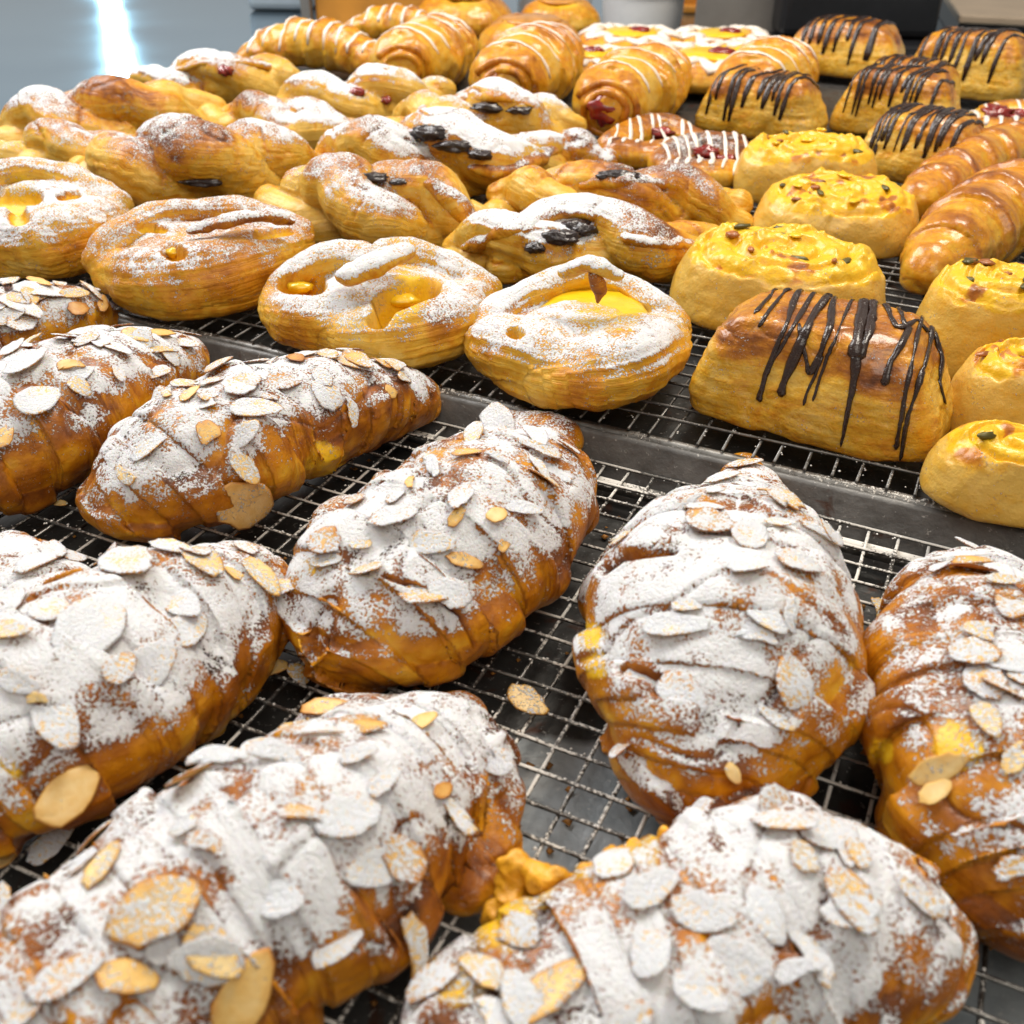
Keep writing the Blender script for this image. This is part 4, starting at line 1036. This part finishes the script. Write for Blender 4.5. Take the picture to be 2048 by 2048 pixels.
pl8 = plait('braided pastry with two red berries in front of the drizzled croissants',
      [[(550, 200, 34), (620, 175, 36), (690, 165, 32, .4), (770, 175, 28, .2), (830, 195, 24)], [(620, 215, 36), (700, 218, 42), (780, 215, 36)], [(810, 185, 28, .3), (860, 180, 30), (890, 190, 22)]], .72, .22, 39, [(712, 182, 18, 9), (772, 198, 12, 7)], fillmat=M_JAM, fillname='berry', rope=([(550, 208, 34), (630, 195, 52), (720, 195, 56), (810, 190, 48), (890, 196, 30)], 1.3, 2.8))
pl9 = plait('sugared plait with prune filling and a smooth round front pillow',
      [[(810, 240, 30), (870, 215, 40), (940, 198, 36, .4), (1010, 200, 30, .5), (1070, 215, 26)], [(930, 260, 40), (1010, 258, 54), (1080, 260, 44)], [(1070, 225, 34), (1120, 245, 40), (1150, 265, 30)], [(820, 255, 36), (880, 260, 40)]], .9, .26, 40, [(985, 212, 40, 9), (1040, 218, 24, 8)], rope=([(805, 245, 38), (890, 232, 62), (990, 232, 68), (1080, 240, 58), (1150, 262, 32)], 1.2, 0.9))
pl10 = plait('small plait with a custard hollow wedged between the wide folded plait and the berry braid',
      [[(440, 225, 30), (510, 215, 36), (580, 225, 34), (640, 235, 36)], [(560, 270, 36), (640, 265, 44), (700, 270, 30)], [(430, 250, 30), (500, 255, 34)]], .65, .28, 41, rope=([(430, 235, 34), (510, 235, 48), (600, 245, 54), (700, 265, 34)], 1.1, 2.5))
pl11 = plait('short brown plait wedged behind the long diagonal one', [[(1060, 330, 26), (1130, 318, 32), (1210, 320, 30)], [(1080, 290, 26), (1130, 285, 26)]], .6, .45, 42, rope=([(1060, 312, 30), (1130, 302, 42), (1210, 318, 32)], 1.0, 0.5))

for pl, pts, R, bk_, sg in (
        (pl0, [(940, 490), (1030, 450), (1090, 428), (1140, 415), (1185, 425)], 28, .66, .8), (pl0, [(1260, 470), (1320, 478), (1380, 485)], 26, .55, .8),
        (pl1, [(865, 362), (900, 390), (930, 420), (955, 450)], 28, .66, .7), (pl2, [(1170, 365), (1250, 355), (1330, 365)], 22, .62, .5),
        (pl3, [(950, 330), (1010, 335), (1060, 315), (1105, 295)], 24, .75, .5), 
        (pl7, [(330, 140), (400, 122), (470, 118), (540, 130)], 15, .5, .7), (pl9, [(850, 215), (920, 195), (990, 188), (1060, 205)], 18, .55, .7)):
    strand(pl, pts, R, bk_, sg)

# ------------------------------------------------------------------ tubes laid over a surface (chocolate, icing)
def stripe(r, P3, Nrm, rad, mat, name, flat=0.5):
    P3 = np.array(P3); n = len(P3)
    if n < 3: return
    T = np.gradient(P3, axis=0); T /= np.maximum(np.linalg.norm(T, axis=1), 1e-9)[:, None]
    V, F, m = [], [], 8
    for p, t, rr in zip(P3, T, np.asarray(rad)):
        q = r.bvh.find_nearest(Vector(p)); nn = np.array(q[1]) if q[1] is not None else np.array([0, 0, 1.0])
        a = np.cross(t, nn); a /= max(np.linalg.norm(a), 1e-6); b = np.cross(a, t)
        for i in range(m):
            w = 2 * math.pi * i / m; V.append(p + rr * (math.cos(w) * a + flat * math.sin(w) * b))
    for k in range(n - 1):
        for i in range(m):
            j = (i + 1) % m; F.append([k * m + i, (k + 1) * m + i, (k + 1) * m + j, k * m + j])
    F.append(list(range(m))); F.append(list(range((n - 1) * m, n * m))[::-1])
    mesh_obj(name, np.array(V) - np.array(r.base), F, mat, r.e)
def stripe_px(r, poly, w0, w1, mat=M_CHOC, name='chocolate_stripe', over=0.0, seed=0):
    pl = np.array(poly, float); seg = np.linalg.norm(np.diff(pl, axis=0), axis=1); L = seg.sum(); n = max(8, int(L / 7))
    s = np.linspace(0, L, n); cs = np.concatenate([[0], np.cumsum(seg)])
    X, Y = np.interp(s, cs, pl[:, 0]), np.interp(s, cs, pl[:, 1])
    rr = np.random.RandomState(seed); X = X + np.convolve(rr.normal(0, 2.0, n + 4), np.ones(5) / 5, 'valid')
    P = []
    for x, y in zip(X, Y):
        p, nn = cast_px(r, x, y)
        if p is not None: P.append(np.array(p + nn * 0.0004))
    if len(P) < 4: return
    if over:                                      # carry the line on over the top towards the back
        d = P[0] - P[2]; d[2] = 0; d /= np.linalg.norm(d) + 1e-9; q0 = P[0].copy(); pre = []
        for i in range(1, 8):
            q = q0 + d * over * i / 7; p, nn = cast_down(r, q[0], q[1])
            if p is not None: pre.append(np.array(p + nn * 0.0004))
        P = pre[::-1] + P
    P = np.array(P); n = len(P); k = depth(P[n // 2]) / FPX
    t = np.linspace(0, 1, n); rad = (w0 + (w1 - w0) * t) * k * (1 + 0.22 * np.interp(t, np.linspace(0, 1, 9), rr.normal(0, 1, 9)))
    rad = np.maximum(rad, 0.0004); rad[-1] *= .5; rad[-2] *= 1.15
    stripe(r, P, None, rad, mat, name)
def stripes_down(r, c, e1, lines, w, mat, name, seed=0, zoff=0.0003):
    """lines: list of polylines in the pastry's own plane (metres along, metres across)"""
    e2 = np.array([-e1[1], e1[0]]); rr = np.random.RandomState(seed)
    for ln in lines:
        ln = np.array(ln, float); seg = np.linalg.norm(np.diff(ln, axis=0), axis=1); n = max(8, int(seg.sum() / 0.0028)); cs = np.concatenate([[0], np.cumsum(seg)])
        s = np.linspace(0, cs[-1], n); A, B = np.interp(s, cs, ln[:, 0]), np.interp(s, cs, ln[:, 1]); P = []
        for a, b_ in zip(A, B):
            p, nn = cast_down(r, c[0] + a * e1[0] + b_ * e2[0], c[1] + a * e1[1] + b_ * e2[1])
            if p is not None: P.append(np.array(p + nn * zoff))
        if len(P) < 4: continue
        P = np.array(P); t = np.linspace(0, 1, len(P))
        rad = w * (1 + .25 * np.interp(t, np.linspace(0, 1, 7), rr.normal(0, 1, 7))); rad = np.maximum(rad, w * .4); rad[0] *= .5; rad[-1] *= .5
        stripe(r, P, None, rad, mat, name)

# ------------------------------------------------------------------ chocolate striped pastries
def choc_mask(V, N, I, b):
    n1 = fbm(V * 50 + 3, 3); n2 = fbm(V * 22 + 2, 2); H = V[:, 2].max() - b.zr; hh = (V[:, 2] - b.zr) / H
    top = sstep(.56, .76, hh + .14 * n2 + .06 * n1)
    bake = .11 + .12 * n2 + .09 * n1 + top * (.37 + .20 * n1) + .05 * sstep(.3, .7, -I['LY'] + .4 * n1)
    bake = bake + .12 * sstep(.10, .0, hh)
    return bake, np.zeros(len(V)), np.zeros(len(V))
CHG = 'chocolate striped puff pastries'
def choc(label, x0, y0, x1, y1, dpt, hgt, seed, lines=None, nst=9, zr=ZB, taper=.30, ws=1.0):
    A, B = at(x0, y0, zr), at(x1, y1, zr); e1 = (B - A)[:2]; Lh = np.linalg.norm(e1) / 2; e1 = e1 / (2 * Lh); e2 = np.array([-e1[1], e1[0]])
    D = 2 * Lh * dpt / 2; H = 2 * Lh * hgt
    c = (A + B) / 2; c = c + np.array([e2[0], e2[1], 0]) * D * .96
    b = Body(zr, .004); b.sup(c, e1, Lh * 1.02, D, H, ex=(6, 7.0, 5.0), taper=taper)
    r = finish('chocolate_puff', 'pastry_body', label, 'pastry', CHG, b, M_CHO, choc_mask, seed, lump=(0.0026, 26, 0.0007, 90), pxstep=2.0, layers=(.0006, 260, 16, 1), crease=(30, .0008))
    if lines:
        for i, (pl, w0, w1, ov) in enumerate(lines): stripe_px(r, pl, w0 * .8, w1 * .8, over=ov, seed=seed * 20 + i)
    else:
        rr = np.random.RandomState(seed); ls = []
        for i in range(nst):
            a = (-.75 + 1.5 * (i + .5) / nst + rr.uniform(-.05, .05)) * Lh * .85
            sl = rr.uniform(-.10, .0) * Lh
            ls.append([(a + sl - .06 * Lh, -D * rr.uniform(.78, .97)), (a + rr.uniform(-.05, .05) * Lh, 0), (a - sl + .06 * Lh, D * .55)])
        stripes_down(r, c, e1, ls, 4.6 * ws * depth(c) / FPX, M_CHOC, 'chocolate_stripe', seed)
    return r
K = 1024 / 1932.0
def cp(pts): return [(1024 + x * 0.53, 400 + y * 0.53) for x, y in pts]
choc('large chocolate striped puff pastry at the front corner of the rack', 1334, 826, 1872, 962, .60, .42, 51, [
    (cp([(985, 350), (940, 400), (915, 430)]), 6, 5, .012), (cp([(1025, 352), (960, 430), (930, 480)]), 6, 5, .012),
    (cp([(1078, 360), (1030, 480), (985, 590), (945, 700), (930, 745), (940, 760)]), 7, 8, .02), (cp([(1130, 360), (1050, 500), (990, 600), (965, 660)]), 7, 6, .02),
    (cp([(1190, 360), (1130, 450), (1080, 560), (1030, 680), (1015, 740)]), 13, 12, .02), (cp([(1215, 370), (1200, 470), (1160, 590), (1125, 660)]), 9, 8, .01),
    (cp([(1085, 470), (1105, 580), (1120, 660)]), 5, 5, 0), (cp([(1170, 590), (1130, 690), (1100, 775)]), 5, 4, 0),
    (cp([(1275, 395), (1225, 510), (1180, 620), (1135, 760)]), 5, 4, .015),
    (cp([(1325, 400), (1310, 500), (1290, 600)]), 14, 14, .02), (cp([(1365, 405), (1350, 500), (1310, 600)]), 14, 13, .02), (cp([(1300, 590), (1285, 720), (1255, 850), (1238, 930)]), 12, 4, 0),
    (cp([(1425, 430), (1450, 480), (1500, 480), (1470, 540), (1430, 610), (1405, 700)]), 7, 10, .01), (cp([(1470, 440), (1480, 480), (1530, 450), (1560, 490), (1590, 490)]), 6, 6, .01),
    (cp([(1535, 480), (1510, 600), (1480, 760), (1450, 940)]), 8, 5, .015), (cp([(1585, 490), (1560, 620), (1500, 800), (1465, 980)]), 9, 5, .015), (cp([(1590, 500), (1620, 600), (1610, 680), (1635, 770)]), 9, 7, .01)])
choc('chocolate striped puff pastry standing alone in front of a drizzled croissant', 1368, 262, 1628, 296, .66, .42, 52, nst=11)
choc('chocolate striped puff pastry beside the shiny croissants with long thin stripes', 1682, 350, 1950, 392, .75, .46, 53, nst=13)
choc('chocolate striped puff pastry second from the front in the right hand cluster', 1640, 262, 1905, 296, .62, .46, 54, nst=12)
choc('chocolate striped puff pastry half hidden in the middle of the right hand cluster', 1690, 212, 1915, 236, .62, .40, 55, nst=9)
choc('farthest chocolate striped puff pastry before the black machine', 1548, 144, 1795, 168, .70, .40, 56, nst=9)
choc('chocolate striped puff pastry next to the white plate', 1785, 184, 2045, 216, .70, .46, 57, nst=9)

# ------------------------------------------------------------------ cheese topped buns
def bun_mask(V, N, I, b):
    n1 = fbm(V * 70 + 3, 3); n2 = fbm(V * 28 + 2, 2); H = V[:, 2].max() - b.zr; hh = (V[:, 2] - b.zr) / H
    top = I['TOP'] * sstep(.5, .7, hh); rim = sstep(.70, .92, hh + .16 * n2)
    bake = .03 + .06 * n2 + .14 * rim + .16 * top * sstep(0, .5, n1) + .42 * top * sstep(.22, .55, n1 + .3 * n2) + .10 * sstep(.12, 0, hh) + .2 * top * I['SP']
    yel = np.clip(top * (.95 - .9 * sstep(.15, .45, n1 + .2 * n2)) + .8 * rim * sstep(-.1, .35, n2), 0, 1)
    return bake, np.zeros(len(V)), yel
BUG = 'cheese topped savoury rolls'
def bun(label, cx, cy, a, hr, seed, dy=.8, ang=0.0, tilt=0.0, taper=.18, bits=10):
    zc = ZB
    for _ in range(6):
        p = at(cx, cy, zc); L = a * depth(p) / FPX; H = L * hr; zc = ZB + H * .5
    e1 = np.array([math.cos(ang), math.sin(ang)])
    b = Body(ZB, .004); b.sup((p[0], p[1], ZB), e1, L, L * dy, H, ex=(2.6, 5, 5), taper=taper, tilt=tilt)
    e2 = np.array([-e1[1], e1[0]])
    def post(V, N, I):
        x = ((V[:, 0] - p[0]) * e1[0] + (V[:, 1] - p[1]) * e1[1]) / L; y = ((V[:, 0] - p[0]) * e2[0] + (V[:, 1] - p[1]) * e2[1]) / (L * dy)
        rad = np.hypot(x, y); th = np.arctan2(y, x) / (2 * np.pi)
        top = sstep(.35, .75, N[:, 2]); ph = rad / .26 - th + seed * .3 + .25 * fbm(V * 30, 2); f = ph - np.floor(ph)
        g = np.exp(-((f - .5) / .13) ** 2) * sstep(.95, .7, rad)
        I['SP'] = g; I['TOP'] = top; rg = fbm(V * 85 + seed, 3)
        V = V + np.stack([0 * g, 0 * g, top * (-.0028 * g + .0016 * rg + .0014 * sstep(.2, .6, rg))], 1)
        return V
    r = finish('cheese_roll', 'pastry_body', label, 'bread roll', BUG, b, M_CHE, bun_mask, seed, lump=(0.0026, 24, 0.0004, 110), pxstep=2.0, post=post)
    rr = np.random.RandomState(seed)
    for i in range(bits):
        th, rad = rr.uniform(0, 6.28), math.sqrt(rr.uniform(.0, .5))
        x, y = rad * math.cos(th) * L, rad * math.sin(th) * L * dy
        q, n = cast_down(r, p[0] + x * e1[0] + y * e2[0], p[1] + x * e1[1] + y * e2[1])
        if q is None: continue
        blob(r.e, r.base, np.array(q) + [0, 0, .001], rr.uniform(.002, .006), rr.uniform(.0015, .004), rr.uniform(.0008, .0016), M_GREEN if rr.rand() < .3 else (M_BIT if rr.rand() < .5 else M_CUST), 'topping_piece', rr.uniform(0, 3), seed + i, .4, (10, 6))
    return r
bun('cheese roll directly behind the large chocolate striped pastry', 1555, 560, 226, .66, 61, .62, -.22, .16)
bun('cheese roll in the middle of the row of three between plait knob and shiny croissant', 1675, 428, 172, .64, 62, .70, -.1, .16)
bun('farthest cheese roll with a tall pale side and bright yellow top', 1612, 336, 152, .72, 63, .62, 0.0, .14)
bun('tall cheese roll to the right of the large chocolate striped pastry', 1985, 640, 150, 1.35, 64, .8, -.2, .1)
bun('glossy yellow roll half outside the right edge above the bread corner', 2040, 782, 146, 1.20, 65, .8, -.2, .1, .3, 4)
bun('pale roll corner at the right edge nearest the front rack', 2055, 942, 206, .74, 66, .55, -.3, .1, .25, 2)

# ------------------------------------------------------------------ plain glazed croissants, drizzled croissants
def shiny_mask(bk=.26):
    def fn(V, N, I, b):
        n1 = fbm(V * 45 + 3, 3); n2 = fbm(V * 20 + 4, 2)
        edge = np.exp(-((I['FR'] - .16) / .16) ** 2)
        bake = bk + .10 * n2 + .06 * n1 + .26 * edge * sstep(-.2, .7, N[:, 2] + .4 * n2) + .10 * sstep(.5, 1, N[:, 2])
        return bake, np.zeros(len(V)), np.zeros(len(V))
    return fn
def glazed(label, chain, steps, seed, group, name='glazed_croissant', bk=.26, q=.85, ice=None, zr=ZB, extra=()):
    b = Body(zr, .003); P = b.chain(chain, q, .9, steps)
    for c in extra: b.chain(c, q, .9)
    r = finish(name, 'pastry_body', label, 'croissant', group, b, M_SHY, shiny_mask(bk), seed, lump=(0.0016, 40, 0.0006, 120), pxstep=2.2)
    if ice:
        n, w = ice; rr = np.random.RandomState(seed); c = P[:, :2].mean(0); d = P[-1, :2] - P[0, :2]; L = np.linalg.norm(d); e1 = d / L; W = P[:, 3].max(); ls = []
        for i in range(n):
            a = (-.48 + .96 * (i + .5) / n) * L
            ls.append([(a - .1 * W, -W * .9), (a + rr.uniform(-.1, .1) * W, 0), (a + .15 * W, W * .9)])
        stripes_down(r, np.array([c[0], c[1], 0]), e1, ls, w * depth([c[0], c[1], .02]) / FPX, M_ICE, 'icing_line', seed)
    return r
SHG = 'plain glazed croissants at the right edge'
glazed('shiny plain croissant at the right edge right of the middle cheese roll', [(1835, 560, 34), (1865, 535, 60), (1920, 480, 84), (1990, 430, 92), (2060, 400, 90), (2120, 390, 70)], (6, .17, .4), 71, SHG)
glazed('shiny plain croissant partly hidden behind the nearer shiny one', [(1815, 415, 34), (1850, 395, 50), (1910, 350, 58), (1980, 315, 60), (2060, 290, 56)], (6, .17, .4), 72, SHG)
DRG = 'white drizzled croissants at the back'
glazed('drizzled croissant at the far left end next to the bare counter', [(485, 122, 18), (525, 104, 36), (600, 90, 52), (680, 96, 52), (735, 122, 38), (760, 140, 20)], (6, .22, .35), 73, DRG, 'drizzled_croissant', .20, ice=(9, 3.2))
glazed('drizzled croissant in front of the wooden cabinet', [(705, 66, 24), (755, 52, 38), (820, 52, 40), (885, 70, 28)], (5, .22, .35), 74, DRG, 'drizzled_croissant', .20, ice=(7, 3.2))
def roll_end(label, c, R, back, seed, fillmat, fname):
    """a croissant seen end on: a thick roll with an open spiral end facing the camera"""
    (x0, y0), (x1, y1) = c, back
    r = glazed(label, [(x0, y0, R * .92), ((x0 * 2 + x1) / 3, (y0 * 2 + y1) / 3, R), ((x0 + x1 * 2) / 3, (y0 + y1 * 2) / 3, R * .92), (x1, y1, R * .66)], (5, .20, .3), seed, DRG, 'drizzled_croissant', .13, ice=(7, 3.4))
    p, n = cast_px(r, x0 - R * .15, y0 + R * .22)
    if p is not None:
        k = depth(p) / FPX
        blob(r.e, r.base, np.array(p) + [0, R * k * .16, 0], R * k * .42, R * k * .2, R * k * .32, fillmat, fname, 0, seed, .45, (24, 12))
        P = []
        for i in range(44):
            th = -.6 + i / 43 * 9.5; rad = R * (.42 + .40 * i / 43)
            q, n = cast_px(r, x0 - R * .15 + rad * math.cos(th) * .95, y0 + R * .2 - rad * math.sin(th) * .85)
            if q is not None and q.z > ZB + .004: P.append(np.array(q))
        if len(P) > 8:
            V, F = tube_mesh(np.array(P), R * k * .10, 8); V = np.array(V); o = mesh_obj('spiral_edge', V - np.array(r.base), F, M_SHY, r.e)
            nn = fbm(V * 60, 2); set_attr(o.data, .40 + .25 * nn, np.zeros(len(V)), np.zeros(len(V)), V)
    return r
roll_end('drizzled custard croissant with its open yellow end facing the camera', (818, 128), 76, (900, 88), 75, M_CUST, 'custard_filling')
roll_end('drizzled croissant with a striped rounded top between the custard one and the jam one', (1025, 160), 86, (1105, 108), 76, M_BIT, 'fruit_filling')
roll_end('drizzled croissant with dark red jam in its open end', (1228, 205), 86, (1322, 150), 77, M_JAM, 'jam_filling')
roll_end('drizzled croissant behind the chocolate striped pastry that stands alone', (1505, 180), 84, (1572, 138), 78, M_CUST, 'custard_filling')

# ------------------------------------------------------------------ iced danishes with custard and jam
ICG = 'white iced danishes with yellow custard centres'
def iced(label, cx, cy, a, seed, hr=.22):
    r = danish(label, cx, cy, a, hr, [(cx, cy - a * .20, a * .52, a * .16, .010)], cover=.25, seed=seed, name='iced_danish', group=ICG, bk=.18, mat=M_DAN, dy=1.0)
    c = np.array([r.base.x, r.base.y]); k = r.L; rr = np.random.RandomState(seed)
    zt = ZB + r.H * .72
    blob(r.e, r.base, (c[0], c[1], zt), k * .46, k * .42, .005, M_CUST, 'custard_filling', 0, seed, .15)
    blob(r.e, r.base, (c[0] + k * .12, c[1] - k * .10, zt + .004), k * .20, k * .14, .004, M_JAM, 'jam_filling', 0, seed + 1, .3)
    P = []
    for i in range(90):
        t = 2 * math.pi * i / 88; w = .70 + .14 * math.sin(t * 11 + seed)
        q, n = cast_down(r, c[0] + k * w * math.cos(t), c[1] + k * w * math.sin(t))
        if q is not None: P.append(np.array(q + n * .0006))
    if len(P) > 10:
        P = np.array(P); stripe(r, P, None, np.full(len(P), k * .085) * (1 + .2 * rr.normal(size=len(P)).clip(-1, 1)), M_ICE, 'icing_ring')
iced('iced danish at the very back touching the white lidded tub', 1262, 80, 116, 81)
iced('iced danish just right of the white lidded tub', 1442, 82, 112, 82)
iced('iced danish in the front right of the iced group', 1420, 128, 154, 83)
iced('iced danish nearest the striped drizzled croissant', 1172, 120, 106, 84)
def fruit(label, chains, fill, seed, nl):
    r = plait(label, chains, .0, .38, seed, fill, name='iced_fruit_pastry', cat='pastry', group='iced fruit pastries', mat=M_SHY, fillmat=M_JAM, q=.8)
    lo, hi = r.V.min(0), r.V.max(0); c = (lo + hi) / 2; L = (hi - lo)[0] / 2; W = (hi - lo)[1] / 2; rr = np.random.RandomState(seed); ls = []
    for i in range(nl):
        a = (-.8 + 1.6 * (i + .5) / nl) * L
        ls.append([(a - .15 * L, -W * .8), (a + .05 * L, -W * .2), (a + rr.uniform(-.1, .15) * L, W * .6)])
    stripes_down(r, c, np.array([1.0, 0]), ls, 4.0 * depth(c) / FPX, M_ICE, 'icing_line', seed)
fruit('iced fruit pastry with dark glaze left of the farthest cheese roll', [[(1330, 330, 30), (1390, 305, 40), (1450, 310, 40), (1485, 330, 24)], [(1340, 350, 26), (1400, 352, 34), (1460, 350, 30)]], [(1410, 300, 30, 12), (1450, 318, 24, 12)], 91, 8)
fruit('iced fruit pastry with shredded orange edges behind the long diagonal plait', [[(1225, 295, 28), (1280, 265, 34), (1340, 262, 32), (1385, 280, 24)], [(1240, 310, 30), (1310, 312, 32), (1370, 310, 26)]], [(1320, 262, 28, 10)], 92, 7)
fruit('iced fruit pastry with red jam squares at the right edge under the white plate', [[(1950, 245, 24), (2000, 232, 32), (2060, 235, 34)], [(1960, 262, 24), (2040, 268, 30)]], [(1995, 222, 30, 14), (2045, 226, 22, 12)], 93, 6)

# ------------------------------------------------------------------ golden disc pastries at the back
def disc(label, cx, cy, a, seed, hr=.42):
    r = danish(label, cx, cy, a, hr, [(cx, cy - a * .18, a * .6, a * .12, .006)], cover=-.6, seed=seed, name='golden_disc_pastry', group='golden disc pastries at the back', bk=.26, mat=M_SHY)
    blob(r.e, r.base, (r.base.x, r.base.y, ZB + r.H * .86), r.L * .55, r.L * .55, .005, M_SHYF, 'caramel_top', 0, seed, .1)
M_SHYF = plain('caramel', (0.52, 0.22, 0.025), 0.3, coat=0.4, var=0.3, vscale=80, bump=0.001)
disc('low golden disc pastry in front of the half hidden white tub', 1062, 74, 108, 95, .36)
disc('golden disc pastry at the back edge left of the others', 925, 24, 104, 96, .36)
disc('golden disc pastry touching the half hidden white tub', 1120, 28, 84, 97, .36)
